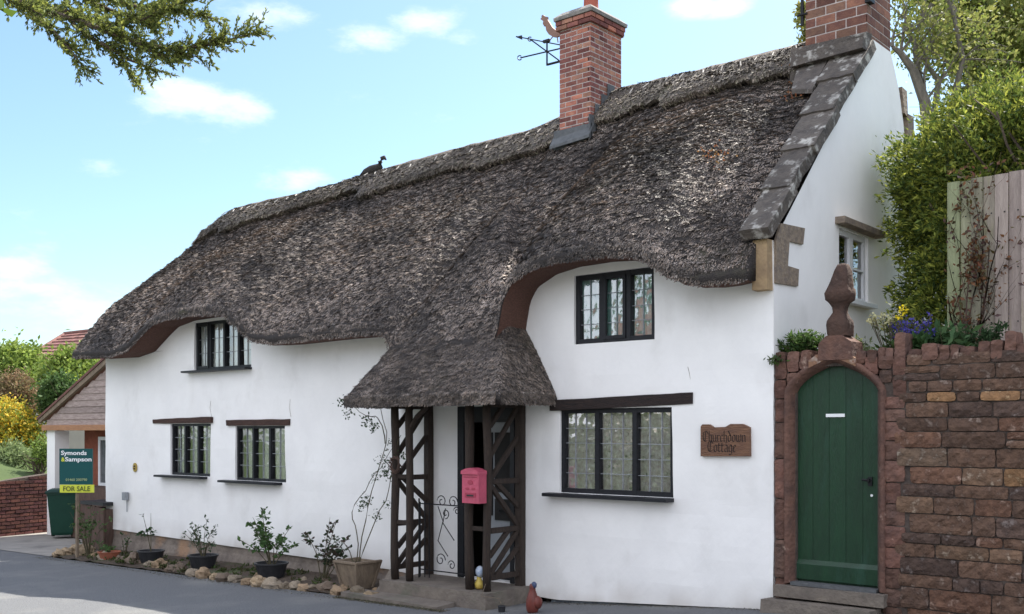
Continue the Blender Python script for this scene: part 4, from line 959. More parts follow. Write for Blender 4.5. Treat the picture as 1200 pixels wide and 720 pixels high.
# ================================================================== GARDEN WALL with the door
GW = thing('garden_wall', 'old red and brown rubble stone wall with ragged upright coping stones right of the cottage', 'wall', (2.5, 0.15, gz(2)))
DX0, DX1 = .195, .985; DZ0 = .60; DSP = 2.345; DTOP = 2.585
def arch(u, off=0):       # u in 0..1 across the opening -> z ; pointed low arch
    c = abs(u - .5) * 2
    return DSP + off + (DTOP - DSP) * (1 - c ** 1.75) ** .72 + .02 * max(0, 1 - c * 3)
def stoneblock(b, x0, x1, z0, z1, yf, dep=.12, rnd=.006):
    g = .005; x0 += g; x1 -= g; z0 += g; z1 -= g
    if x1 - x0 < .02 or z1 - z0 < .02: return
    nx_ = max(3, int((x1 - x0) / .032)); nz3 = max(3, int((z1 - z0) / .030)); P = []
    pr = random.uniform(-.006, .008); tl = random.uniform(-.03, .03)
    for j in range(-1, nz3 + 2):
        row = []
        for i in range(-1, nx_ + 2):
            ii_ = min(max(i, 0), nx_); jj_ = min(max(j, 0), nz3)
            u, v = ii_ / nx_, jj_ / nz3; edge = (i in (-1, nx_ + 1)) or (j in (-1, nz3 + 1)); e2 = (ii_ in (0, nx_)) or (jj_ in (0, nz3))
            x = x0 + (x1 - x0) * u; z = z0 + (z1 - z0) * v
            cr_ = rnd if e2 else 0
            y = yf - pr + cr_ + tl * (z - z0) + .016 * noise.noise(Vector((x * 13, z * 13, yf))) + .012 * noise.noise(Vector((x * 30, z * 30, 2)))
            if ii_ in (0, nx_) and jj_ in (0, nz3):
                x += (.006 if ii_ == 0 else -.006); z += (.005 if jj_ == 0 else -.005)
            x += .006 * noise.noise(Vector((z * 20, x * 3, 1))); z += .006 * noise.noise(Vector((x * 12, z * 3, 8)))
            if edge: y = yf + dep
            row.append((x, y, z))
        P.append(row)
    b.grid(P)
PAL = [((.50, .39, .34), 4), ((.40, .32, .29), 4), ((.62, .50, .41), 2), ((.90, .66, .42), .9), ((.68, .60, .53), .9), ((.34, .29, .29), 3), ((.54, .38, .32), 2.5)]
def pick():
    t = random.uniform(0, sum(w_ for _, w_ in PAL))
    for c, w_ in PAL:
        t -= w_
        if t <= 0: return c
    return PAL[0][0]
bs = MB(); z = gz(2) - .35; r_ = 0
XR0 = 1.22
while z < 2.62:
    h = random.uniform(.085, .19); h = min(h, 2.66 - z)
    x = XR0 + random.uniform(-.08, .06)
    while x < 7.5:
        l_ = random.uniform(.18, .52) if h > .1 else random.uniform(.16, .36); c = pick(); k_ = random.uniform(.8, 1.2); bs.col = tuple(q * k_ for q in c)
        if random.random() < .14 and h > .13:
            stoneblock(bs, x, x + l_, z, z + h * .5, -.02); c = pick(); bs.col = c; stoneblock(bs, x, x + l_, z + h * .5, z + h, -.02)
        else: stoneblock(bs, x, x + l_, z, z + h, -.02)
        x += l_
    z += h
bs.build('stonework', M['stone'], GW)
bs = MB()    # red sandstone jambs and spandrels round the doorway
def redblock(x0, x1, z0, z1, yf=-.015):
    k_ = random.uniform(.7, 1.25); bs.col = (k_ * random.uniform(.9, 1.1), k_, k_); stoneblock(bs, x0, x1, z0, z1, yf, rnd=.008)
z = .28
for zz in (.62, 1.05, 1.42, 1.86, 2.30):
    pass
zs_ = [.30, .62, .98, 1.36, 1.74, 2.08, 2.30]
for a, c in zip(zs_, zs_[1:]):
    redblock(.012, DX0 - .055, a, c)
    xm_ = DX1 + .055; mid = random.uniform(.1, .17)
    redblock(xm_, XR0 + random.uniform(-.02, .06), a, (a + c) / 2)
    redblock(xm_, XR0 + .02, (a + c) / 2, c)
# spandrel above: columns following the arch
for i in range(10):
    xa = .012 + i * (XR0 + .03 - .012) / 10; xb = xa + (XR0 + .03 - .012) / 10; xm_ = (xa + xb) / 2
    u = (xm_ - DX0) / (DX1 - DX0); bot = 2.30
    if -.12 < u < 1.12: bot = max(2.30, arch(min(1, max(0, u))) + .075)
    top = 2.66
    if top - bot > .2: redblock(xa, xb, bot, (bot + top) / 2); redblock(xa, xb, (bot + top) / 2, top)
    elif top - bot > .03: redblock(xa, xb, bot, top)
bs.build('door_surround_stone', M['redstone'], GW)
# moulded arch band
b = MB(); path = [(DX0, DZ0 - .02), (DX0, 1.2), (DX0, 1.8), (DX0, DSP)] + [(DX0 + (DX1 - DX0) * u, arch(u)) for u in np.linspace(0.001, .999, 41)] + [(DX1, DSP), (DX1, 1.8), (DX1, 1.2), (DX1, DZ0 - .02)]
R = []
for i, (x, z) in enumerate(path):
    x0_, z0_ = path[max(0, i - 1)]; x1_, z1_ = path[min(len(path) - 1, i + 1)]; t = Vector((x1_ - x0_, 0, z1_ - z0_)).normalized(); nrm = Vector((-t.z, 0, t.x))
    p = Vector((x, 0, z)); wv = .075 + .006 * noise.noise(Vector((x * 8, z * 8, 0)))
    R.append([p + Vector((0, .14, 0)), p + Vector((0, .045, 0)), p + nrm * .03 + Vector((0, -.015, 0)), p + nrm * .05 + Vector((0, -.035 + .008 * noise.noise(p * 12), 0)), p + nrm * wv + Vector((0, -.032 + .008 * noise.noise(p * 15), 0)), p + nrm * (wv + .01) + Vector((0, .03, 0))])
b.grid(R); b.build('arch_moulding', M['ochreredstone' if False else 'redstone'], GW, smooth=True)
b = MB()   # pale worn keystones over the arch
for (u0, u1) in ((.36, .50), (.50, .64), (.64, .78), (.22, .36)):
    pp = []
    for u in np.linspace(u0, u1, 6): pp.append(Vector((DX0 + (DX1 - DX0) * u, -.045, arch(u) + .055)))
    for u in np.linspace(u1, u0, 6): pp.append(Vector((DX0 + (DX1 - DX0) * u, -.045, arch(u) + .13 + .03 * (1 - abs(u - .5) * 4))))
    b.prism(pp[::-1], (0, .08, 0))
b.build('keystone', M['ochreredstone'], GW)
# mortar core
b = MB(); b.box(1.16, 7.5, .002, .30, .1, 2.60); b.box(.01, DX0 - .05, .015, .30, .2, 2.56); b.box(.01, 1.2, .16, .30, 2.50, 2.60); b.box(DX1 + .04, 1.2, .012, .3, .2, 2.56)
b.box(DX0 - .06, DX0 + .01, .05, .30, .3, 2.35); b.box(DX1 - .01, DX1 + .06, .05, .3, .3, 2.35)
b.build('mortar_core', M['wmortar'], GW)
# ragged upright coping
bs = MB(); x = .02
while x < 7.4:
    l_ = random.uniform(.07, .14); px_ = 600 + F * ((x - CX) * .759 + (0 - CY) * .651) / ((x - CX) * -.651 + (0 - CY) * .759)
    hgt = random.choice([.09, .11, .13, .20, .24]) if x > 1.05 else random.uniform(.07, .13)
    if .45 < x < .76: x += l_; continue
    k_ = random.uniform(.7, 1.2); bs.col = (k_, k_, k_)
    vs0 = len(bs.v); stoneblock(bs, x, x + l_, 2.60 + random.uniform(-.02, .01), 2.62 + hgt, -.02 + random.uniform(-.01, .02), dep=.22)
    x += l_ + random.uniform(.0, .015)
bs.build('coping', M['redstone'], GW)
b = MB(); b.box(.01, 7.4, .02, .26, 2.58, 2.66, .01); b.build('coping_bed', M['wmortar'], GW)
# gable stone above arch + carved finial
FX = onY(983, 380, .05).x
fin = thing('stone_finial', 'weathered carved stone finial standing above the green arched door', 'stone finial', (FX, .08, 2.66))
b = MB(); b.prism([Vector((FX - .16, -.05, 2.64)), Vector((FX + .17, -.05, 2.64)), Vector((FX + .155, -.05, 2.80)), Vector((FX + .06, -.05, 2.86)), Vector((FX - .08, -.05, 2.86)), Vector((FX - .15, -.05, 2.79))], (0, .26, 0))
b.build('base_block', M['redstone'], fin)
prof = [(.125, 2.86), (.13, 2.95), (.125, 2.985), (.10, 3.01), (.075, 3.05), (.07, 3.09), (.105, 3.125), (.145, 3.15), (.15, 3.20), (.135, 3.235), (.125, 3.25), (.115, 3.30), (.085, 3.38), (.055, 3.43), (.015, 3.44)]
b = MB(); rows = []; b.col = (.55, .60, .60)
for r, z in prof:
    z = 2.86 + (z - 2.86) * 1.14; r *= .80; ring = []
    for q in range(24):
        a_ = 2 * math.pi * q / 24; sq = 1 / max(abs(math.cos(a_)), abs(math.sin(a_))); sq = 1 + (min(sq, 1.36) - 1) * .95
        rr = r * sq * .92 * (1 + .20 * noise.noise(Vector((math.cos(a_) * 3, math.sin(a_) * 3, z * 22)))); ring.append((FX + rr * math.cos(a_) + .10 * max(0, z - 3.2), .08 + rr * math.sin(a_), z))
    rows.append(ring)
b.grid(rows, True); b.f.append(tuple(len(b.v) - 24 + q for q in range(24))); b.m.append(0); b.build('finial_top', M['redstone'], fin, smooth=True)
# door
gd = thing('garden_door', 'dark green arched plank door in the stone wall', 'door', ((DX0 + DX1) / 2, .1, DZ0))
b = MB(); npk = 5
for k_ in range(npk):
    sh = random.uniform(.92, 1.1); b.col = (sh, sh, sh); xa = DX0 + (DX1 - DX0) * k_ / npk + .0015; xb = DX0 + (DX1 - DX0) * (k_ + 1) / npk - .0015
    poly = [Vector((xa, .085, DZ0)), Vector((xb, .085, DZ0))] + [Vector((xx, .085, arch((xx - DX0) / (DX1 - DX0)))) for xx in np.linspace(xb, xa, 7)]
    b.prism(poly, (0, .04, 0))
b.col = (.6, .6, .6); b.prism([Vector((DX0, .10, DZ0))] + [Vector((DX1, .10, DZ0))] + [Vector((DX0 + (DX1 - DX0) * u, .10, arch(u))) for u in np.linspace(1, 0, 30)], (0, .03, 0))
b.build('plank_leaf', M['door'], gd)
b = MB(); b.prism([Vector((DX0 + .006, .085, DZ0 + .01)), Vector((DX0 + .006, .055, DZ0 + .02)), Vector((DX0 + .006, .055, DZ0 + .16)), Vector((DX0 + .006, .085, DZ0 + .20))], (DX1 - DX0 - .012, 0, 0)); b.build('weatherboard', M['door'], gd)
b = MB(); a = onY(968, 489, .08); c = onY(990, 485, .08); b.box(a.x, c.x, .075, .084, a.z, c.z); b.build('name_plate', M['signwhite'], gd)
b = MB(); p = onY(1018, 563, .07); b.tube([(p.x, .085, p.z), (p.x, .04, p.z)], .016, 10); b.tube([(p.x, .045, p.z), (p.x - .05, .04, p.z + .004)], .010, 8); b.box(p.x - .006, p.x + .03, .07, .083, p.z - .05, p.z + .03); b.build('door_handle', M['iron'], gd)
b = MB(); p = onY(1021, 581, .07); b.tube([(p.x, .085, p.z), (p.x, .078, p.z)], .012, 10); b.build('keyhole', M['signwhite'], gd)
b = MB(); b.box(.04, DX1 + .1, -.10, .14, .46, .565, .008); b.box(-.02, DX1 + .04, -.24, .05, .2, .435, .012)
o_ = b.build('doorstep', M['step']); tag(o_, 'worn double stone step below the green garden door', 'doorstep')
b = MB(); b.box(DX0 - .01, DX1 + .01, -.04, .13, .567, .598); b.build('threshold', M['lead'], gd)

# ================================================================== FENCE
fn = thing('board_fence', 'tall weathered vertical board fence on the terrace above the stone wall', 'fence', (2.2, 1.2, 2.42))
x = 1.20; k_ = 0
while x < 7:
    w_ = random.uniform(.10, .125); b = MB(); c = random.uniform(.8, 1.2); gr = max(0, 1 - (x - 1.2) / .45); b.col = (c * (1 - .25 * gr), c, c * (1 - .35 * gr))
    tz = 4.37 + .03 * (x - 1.2) + random.uniform(-.008, .008); yy = 1.2 + (.018 if k_ % 2 else 0)
    b.box(x, x + w_, yy, yy + .018, 2.40, tz)
    b.build('board', M['fence'], fn); x += w_ - (.012 if k_ % 2 else -.004) + .0; k_ += 1
b = MB()
for zz in (2.75, 3.45, 4.1): b = MB(); b.box(1.2, 7, 1.243, 1.29, zz, zz + .07); b.build('rail', M['fence'], fn)
b = MB(); b.box(1.17, 7, 1.19, 1.245, 4.385, 4.405); 
# nails as small dark studs
bn_ = MB()
for i in range(16):
    for zz in (3.50, 4.02, 3.0): bn_.box(1.25 + i * .115, 1.262 + i * .115, 1.194, 1.199, zz, zz + .012)
bn_.build('nail_heads', M['iron'], fn)

# ================================================================== VEGETATION
def tube_branch(b, p, d, ln, r, depth, nseg=5, tips=None, spread=.6, gravity=0.0, kids=3):
    p = Vector(p); d = Vector(d).normalized(); pts = [p.copy()]; rr = [r]
    for i in range(nseg):
        d = (d + Vector((random.gauss(0, .13), random.gauss(0, .13), random.gauss(0, .10) + gravity))).normalized(); p = p + d * ln / nseg; pts.append(p.copy()); rr.append(r * (1 - .65 * (i + 1) / nseg))
    b.tube(pts, rr, 6 if r > .03 else 4)
    if tips is not None and depth <= 1: tips += [(q.copy(), d.copy()) for q in pts[1:]]
    if depth > 0:
        for k in range(kids):
            i = random.randint(1, nseg); dd = (d + Vector((random.gauss(0, spread), random.gauss(0, spread), random.gauss(0, spread * .7)))).normalized()
            tube_branch(b, pts[i], dd, ln * random.uniform(.5, .75), rr[i] * .7, depth - 1, nseg, tips, spread, gravity, kids)

# yew by the gable
yw = thing('yew_bush', 'large clipped yew bush with yellow green tips behind the fence and beside the gable', 'bush', (1.9, 2.6, 2.42))
b = MB()
for k_ in range(7): tube_branch(b, (1.8 + random.uniform(-.2, .2), 2.6 + random.uniform(-.2, .2), 2.4), (random.uniform(-.5, .5), random.uniform(-.4, .4), 1), 2.2, .07, 1, kids=4)
b.build('trunk', M['bark'], yw)
def yew_leaves(c, r, n1, n2, sp, shell):
    P1, D1 = crown_points(c, r, n1, n2, sp, shell, zmin=2.5, amp=.14, seed_noise=4.5)
    return P1, D1
Ps, Ds = [], []
for c, r, n1 in (((1.90, 2.55, 4.16), (1.58, 1.2, 1.46), 3000), ((3.6, 2.7, 4.45), (1.5, 1.1, 1.5), 1200), ((1.50, 2.2, 3.25), (1.15, .95, 1.0), 1300), ((1.36, 2.6, 4.62), (1.22, 1.0, 1.0), 1700)):
    P1, D1 = yew_leaves(c, r, n1, 30, .048, (.70, 1.0)); Ps.append(P1); Ds.append(D1)
for c, r in (((1.88, 2.55, 4.1), (1.4, .95, 1.25)), ((3.6, 2.7, 4.4), (1.25, .85, 1.25))):
    P1, D1 = crown_points(c, r, 300, 30, .16, (.3, .95), zmin=2.5); Ps.append(P1); Ds.append(D1)
Pp = np.concatenate(Ps); Dd = np.concatenate(Ds)
kp = ~((Pp[:, 1] < 1.34) & (Pp[:, 0] > 1.15) & (Pp[:, 2] < 4.5)) & (Pp[:, 0] > .04); Pp, Dd = Pp[kp], Dd[kp]
V = leaf_quads(Pp, .023, 2.7, Dd, .5)
C = leaf_cols(len(Pp), [(.05, .085, .025), (.11, .16, .035), (.22, .27, .05), (.42, .44, .08)], .3)
quads_object('foliage', V, C, M['leaf'], yw)
b = MB(); b.blob((1.86, 2.7, 4.1), (1.25, .75, 1.2), 14, 18, .12); b.blob((3.3, 2.8, 4.0), (.95, .7, 1.15), 14, 18, .12); b.blob((1.6, 2.5, 3.1), (.7, .6, .8), 14, 18, .12)  # dark solid cores: the shade inside the bush put in as colour
b.build('inner_shade_core', mat('inner_yew_shade', (.02, .03, .012), (.012, .018, .008), 20, .95, 1, 30), yw)

# trees behind, top right
def tree(name, label, base, trunk_h, crowns, cols, leaf, nleaf_cl, per, bark='greybark', lean=(0, 0), group=None, branches=8, blen=4, sp=.35, matn='leaf', shell=(.3, 1)):
    t = thing(name, label, 'tree', base, group); bx_, by_, bz_ = base
    b = MB(); top = Vector((bx_ + lean[0], by_ + lean[1], bz_ + trunk_h)); b.tube([(bx_, by_, bz_ - .1), (bx_ + lean[0] * .5, by_ + lean[1] * .4, bz_ + trunk_h * .5), top], [trunk_h * .035, trunk_h * .028, trunk_h * .02], 10)
    tips = []
    for k in range(branches):
        c, r = random.choice(crowns)[:2]; tgt = Vector(c) + Vector((random.uniform(-.6, .6) * r[0], random.uniform(-.6, .6) * r[1], random.uniform(-.5, .8) * r[2]))
        st = Vector((bx_ + lean[0] * .7, by_ + lean[1] * .7, bz_ + trunk_h * random.uniform(.5, 1)))
        tube_branch(b, st, tgt - st, (tgt - st).length, trunk_h * .014, 2, 5, tips, .5, .0, 3)
    b.build('trunk', M[bark], t)
    Ps, Ds = [], []
    for c, r in crowns:
        P1, D1 = crown_points(c, r, nleaf_cl, per, sp, shell, amp=.3); Ps.append(P1); Ds.append(D1)
    Pp = np.concatenate(Ps); Dd = np.concatenate(Ds)
    quads_object('crown', leaf_quads(Pp, leaf, 1.5, Dd, .85), leaf_cols(len(Pp), cols), M[matn], t)
    return t
YG = [(.22, .27, .06), (.30, .32, .09), (.15, .20, .05), (.36, .36, .12)]
c1_ = onD(1165, 45, 21); c2_ = onD(1240, 10, 22); c3_ = onD(1130, -30, 21); c4_ = onD(1200, 90, 22)
base = onD(1150, 400, 21.5); base.z = 2.42
tree('broadleaf_tree', 'tall yellow green broadleaf tree with bare lower limbs rising behind the yew bush', tuple(base), 4.2, [(tuple(c1_), (1.6, 1.5, 1.1)), (tuple(c2_), (1.8, 1.6, 1.6)), (tuple(c3_), (1.4, 1.4, .9)), (tuple(c4_), (1.5, 1.4, .8))], YG, .075, 150, 55, lean=(-.4, 0), branches=9, sp=.20)
# sparse bare-limbed tree between chimney and yew
tb = thing('bare_limbed_tree', 'thin tree with bare curved grey limbs and sparse leaves just right of the gable chimney', 'tree', tuple(onZ(1120, 400, 2.42) if False else (onD(1110, 400, 17.0).x, onD(1110, 400, 17.0).y, 2.42)))
b = MB(); tips = []
def limb(pts, r0, r1, kids=True):
    V_ = [onD(x, y, 17 + dd) for x, y, dd in pts]; b.tube(V_, list(np.linspace(r0, r1, len(V_))), 6)
    if kids:
        for i in range(1, len(V_)):
            for _ in range(2): tube_branch(b, V_[i], RV * .9 + (V_[i] - V_[i - 1]).normalized() + Vector((random.gauss(0, .4), random.gauss(0, .4), random.gauss(0, .5))), .9, r1 * .9, 1, 4, tips, .6, 0, 3)
limb([(1110, 400, 0), (1095, 260, 0), (1084, 120, 0), (1070, 82, 0), (1055, 62, 0), (1046, 55, 0)], .13, .03)
limb([(1084, 120, 0), (1072, 60, .2), (1078, 25, .4), (1090, -20, .5)], .05, .02)
limb([(1090, 170, 0), (1100, 95, .4), (1082, 70, .5), (1064, 40, .6), (1056, -10, .6)], .06, .016)
limb([(1095, 200, 0), (1115, 130, .2), (1128, 70, .3), (1118, 20, .5), (1100, -30, .5)], .07, .02)
b.build('trunk', M['greybark'], tb)
tp = np.array([tuple(q[0]) for q in tips]); idx = rng.integers(0, len(tp), 3500); Pp = tp[idx] + rng.normal(0, .10, (3500, 3))
quads_object('crown', leaf_quads(Pp, .05, 1.6), leaf_cols(3500, YG + [(.28, .28, .08)]), M['leaf'], tb)
# sprig of the tree left of the broad chimney: a thin sapling behind the house
sp_ = thing('sapling', 'thin pale yellow green sapling showing above the ridge left of the broad chimney', 'tree', (onD(942, 400, 19).x, onD(942, 400, 19).y, gz(0)))
b = MB(); V_ = [onD(x, y, 19) for x, y in ((945, 500), (944, 200), (941, 60), (943, 30), (940, 8))]; V_[0].z = .3; b.tube(V_, [.06, .045, .02, .01, .006], 6); b.build('trunk', M['greybark'], sp_)
Pp = np.concatenate([np.array(tuple(onD(x, y, 19))) + rng.normal(0, .055, (n_, 3)) for x, y, n_ in ((940, 10, 110), (944, 18, 100), (938, 28, 60), (946, 38, 70), (941, 47, 60), (950, 12, 50))])
quads_object('crown', leaf_quads(Pp, .06, 1.5), leaf_cols(len(Pp), [(.26, .28, .07), (.32, .30, .10)]), M['leaf'], sp_)

# climber, ferny tufts and flowers on the garden wall -----------------
def tuft(name, label, cat, c, r, n, size, cols, elong=2.6, group=None, stems=12, up=.6):
    t = thing(name, label, cat, tuple(c), group); c = np.array(c, float); b = MB(); P = []; D = []
    for k in range(stems):
        a_ = random.uniform(0, 6.28); rr = random.uniform(.2, 1); tip = c + np.array([math.cos(a_) * r[0] * rr, math.sin(a_) * r[1] * rr, r[2] * random.uniform(.5, 1.1) * up + r[2] * .3])
        mid = (c + tip) / 2 + np.array([0, 0, r[2] * .15]); b.tube([tuple(c + np.array([random.uniform(-.05, .05), 0, 0])), tuple(mid), tuple(tip)], [.006, .004, .002], 4)
        m_ = max(1, n // stems)
        u = rng.uniform(.25, 1.05, m_)[:, None]; pp = (c * (1 - u) ** 2 + 2 * mid * u * (1 - u) + tip * u ** 2) + rng.normal(0, size * .9, (m_, 3)); P.append(pp); dd = (tip - c); D.append(np.tile(dd / np.linalg.norm(dd), (m_, 1)))
    P = np.concatenate(P); D = np.concatenate(D)
    b.build('stem', M['stem'], t); quads_object('leaves', leaf_quads(P, size, elong, D, .7), leaf_cols(len(P), cols), M['leaf'], t)
    return t
GR = [(.05, .10, .025), (.08, .14, .035), (.035, .075, .025), (.11, .17, .05)]
p = onY(940, 388, .15); tuft('wall_plant', 'feathery green plant growing on the wall top left of the stone finial', 'plant', (p.x, .16, 2.62), (.26, .15, .30), 1500, .022, GR, stems=34)
p = onY(915, 395, .0); t_ = tuft('trailing_plant', 'thin trailing stem hanging over the wall end against the white cottage', 'plant', (.02, -.03, 2.68), (.12, .08, .12), 90, .018, GR, stems=8, up=-.6)
for (px, py, lb, rx, rz_, n_, cols, sz) in ((1010, 378, 'pale variegated green plant just right of the stone finial', .13, .30, 500, [(.20, .24, .10), (.10, .15, .05), (.35, .38, .22)], .024),
        (1052, 388, 'bushy dark green leafy plant in the middle of the wall top', .24, .28, 1300, GR, .036), (1085, 392, 'broad leaved green plant spilling over the wall below the bluebells', .2, .26, 900, [(.04, .09, .03), (.06, .12, .04)], .042),
        (1108, 384, 'upright lanceolate green plant right of the bluebells', .16, .34, 420, [(.06, .12, .05), (.09, .16, .06)], .045), (1150, 375, 'blue green shrubby plant against the foot of the fence', .22, .42, 1500, [(.04, .08, .035), (.06, .11, .045)], .024),
        (1178, 392, 'low grey green plant behind the tallest coping stones', .12, .2, 400, GR, .022)):
    p = onY(px, py, .3 if px < 1140 else .8); tuft('wall_plant', lb, 'plant', (p.x, p.y, 2.44), (rx, .16, rz_ + .12), n_, sz, cols, stems=22, elong=2.2)
# bluebells
p = onY(1070, 372, .3); bb = thing('bluebells', 'clump of violet blue flower spikes on the wall top', 'flowers', (p.x, .3, 2.44)); b = MB(); P = []
for k_ in range(22):
    a = Vector((p.x + random.uniform(-.05, .05), .3, 2.44)); t_ = a + Vector((random.uniform(-.16, .16), random.uniform(-.1, .05), random.uniform(.40, .60))); b.tube([a, (a + t_) / 2, t_], .004, 4)
    u = rng.uniform(.72, 1.02, 18)[:, None]; q_ = np.array(a) * (1 - u) + np.array(t_) * u + rng.normal(0, .012, (18, 3)); quads_object('flower_spike', leaf_quads(q_, .022, 1.5), leaf_cols(18, [(.10, .09, .40), (.16, .13, .50), (.07, .07, .30)]), M['leaf'], bb)
b.build('stem', M['stem'], bb)
p = onY(1052, 364, .25); bb = thing('yellow_flower', 'yellow flower head with pale daisies left of the bluebells', 'flowers', (p.x, .25, 2.44)); b = MB(); P = []; C = []
for k_ in range(16):
    a = Vector((p.x + random.uniform(-.05, .0), .25, 2.44)); yel = k_ < 2; t_ = Vector((p.x + (random.uniform(-.03, .06) if yel else random.uniform(-.26, .02)), .25 + random.uniform(-.08, 0), onY(1050, 366 if yel else 372, .25).z + random.uniform(-.06, .03))); b.tube([a, (a + t_) / 2, t_], .003, 4)
    m_ = 16; quads_object('flower_head', leaf_quads(np.array(t_) + rng.normal(0, .016 if yel else .012, (m_, 3)), .022, 1.2), leaf_cols(m_, [(.75, .60, .03)] if yel else [(.6, .58, .35)], .15), M['leaf'], bb)
b.build('stem', M['stem'], bb)
# dry climber on the fence's end
cl = thing('dry_climber', 'dry reddish brown climber clinging to the left end of the board fence', 'climber', (1.3, 1.12, 2.44)); b = MB(); tips = []
for k_ in range(5): tube_branch(b, (1.25 + random.uniform(-.05, .2), 1.14, 2.44), (random.uniform(-.15, .2), 0, 1), random.uniform(1.2, 2.0), .010, 2, 6, tips, .35, 0, 3)
for i, v in enumerate(b.v): b.v[i] = (max(1.21 + .05 * abs(v[0] - 1.21), v[0]), min(1.175, max(1.08, v[1])), v[2])
b.build('stem', M['brownboard'], cl); tp = np.array([tuple(q[0]) for q in tips]); tp[:, 1] = np.clip(tp[:, 1], 1.1, 1.17); idx = rng.integers(0, len(tp), 900); Pp = tp[idx] + rng.normal(0, .035, (900, 3)) * np.array([1, .3, 1])
fr_ = np.array(tuple(onY(1143, 305, 1.12))) + rng.normal(0, 1, (260, 3)) * np.array([.06, .02, .13])
Pp = np.concatenate([Pp, fr_]); Pp = Pp[(Pp[:, 2] < 4.5) & (Pp[:, 0] > 1.2)]
quads_object('leaves', leaf_quads(Pp, .028, 1.8), leaf_cols(len(Pp), [(.15, .055, .03), (.24, .11, .05), (.10, .08, .03), (.09, .05, .05)]), M['leafdull'], cl)

# ================================================================== overhanging conifer bough, top left
DB = 5.2
tr = onD(-520, 250, 6.0); bough = thing('conifer_tree', 'conifer whose drooping bough hangs into the sky at the top left', 'tree', (tr.x, tr.y, gz(tr.x)))
b = MB(); b.tube([(tr.x, tr.y, gz(tr.x) - .1), (tr.x + .05, tr.y, 3), (tr.x, tr.y + .1, 7)], [.28, .22, .10], 12)
sprigs = []
def bpath(pts, r0, r1):
    V_ = [onD(x, y, DB + d) for x, y, d in pts]; b.tube(V_, list(np.linspace(r0, r1, len(V_))), 6); return V_
main = [bpath([(-520, -120, .8), (-250, -110, .4), (-60, -60, 0), (30, 5, 0), (90, 24, 0), (150, 46, 0), (200, 58, 0), (250, 52, 0), (305, 37, 0)], .024, .003),
        bpath([(-60, -60, 0), (40, -20, .2), (110, -5, .2), (170, 10, .2), (215, 12, .1), (250, 22, .1)], .014, .003),
        bpath([(30, 5, 0), (60, 34, -.1), (85, 62, -.1), (100, 82, -.1)], .012, .003),
        bpath([(85, 28, 0), (118, 52, .1), (145, 76, .1), (158, 96, .1)], .012, .003),
        bpath([(118, 50, .05), (150, 70, .05), (187, 84, .05)], .010, .003),
        bpath([(150, 46, 0), (190, 66, 0), (232, 66, 0)], .010, .003),
        bpath([(60, -20, .1), (130, 12, .3), (180, 30, .3), (205, 2, .3)], .012, .003),
        bpath([(-60, -60, 0), (-20, -20, -.2), (10, 0, -.2), (50, 18, -.2)], .012, .003),
        bpath([(30, 5, .1), (75, 12, .1), (125, 30, .1), (165, 24, .1), (222, -2, .1)], .012, .003)]
dens = [1.0, .8, .9, .5, .8, .9, .9, .8, 1.0]
P = []; D = []
for V_, dn in zip(main, dens):
    st_ = 2 if V_ is main[0] else 0
    for i in range(st_, len(V_) - 1):
        a, c = V_[i], V_[i + 1]; L_ = (c - a).length; n_ = int(L_ / .006 * dn * 1.15)
        for k_ in range(n_):
            u = random.random(); p0 = a.lerp(c, u); d0 = (c - a).normalized()
            sd = (d0 * .8 + Vector((random.gauss(0, .55), random.gauss(0, .55), random.gauss(0, .55)))).normalized(); ln_ = random.uniform(.03, .13)
            p1 = p0 + sd * ln_
            m_ = int(ln_ / .0045); b.tube([p0, p1], [.0022, .001], 3, cap=False)
            for q in range(m_):
                uu = (q + random.random()) / m_; P.append(p0.lerp(p1, uu)); D.append(sd + Vector((random.gauss(0, .5), random.gauss(0, .5), random.gauss(0, .5))))
b.build('branch', M['bark'], bough)
P = np.array([tuple(q) for q in P]); D = np.array([tuple(q.normalized()) for q in D])
quads_object('foliage', leaf_quads(P, .0115, 2.0, D, .3), leaf_cols(len(P), [(.17, .21, .06), (.23, .27, .07), (.10, .13, .045), (.33, .35, .08)]), M['leaf'], bough)
Pl = np.array(tuple(onD(2, 15, 4.2)))[None, :] + rng.normal(0, .006, (3, 3)); quads_object('loose_leaf', leaf_quads(Pl, .05, 1.2), leaf_cols(3, [(.13, .2, .03)]), M['leaf'], bough)

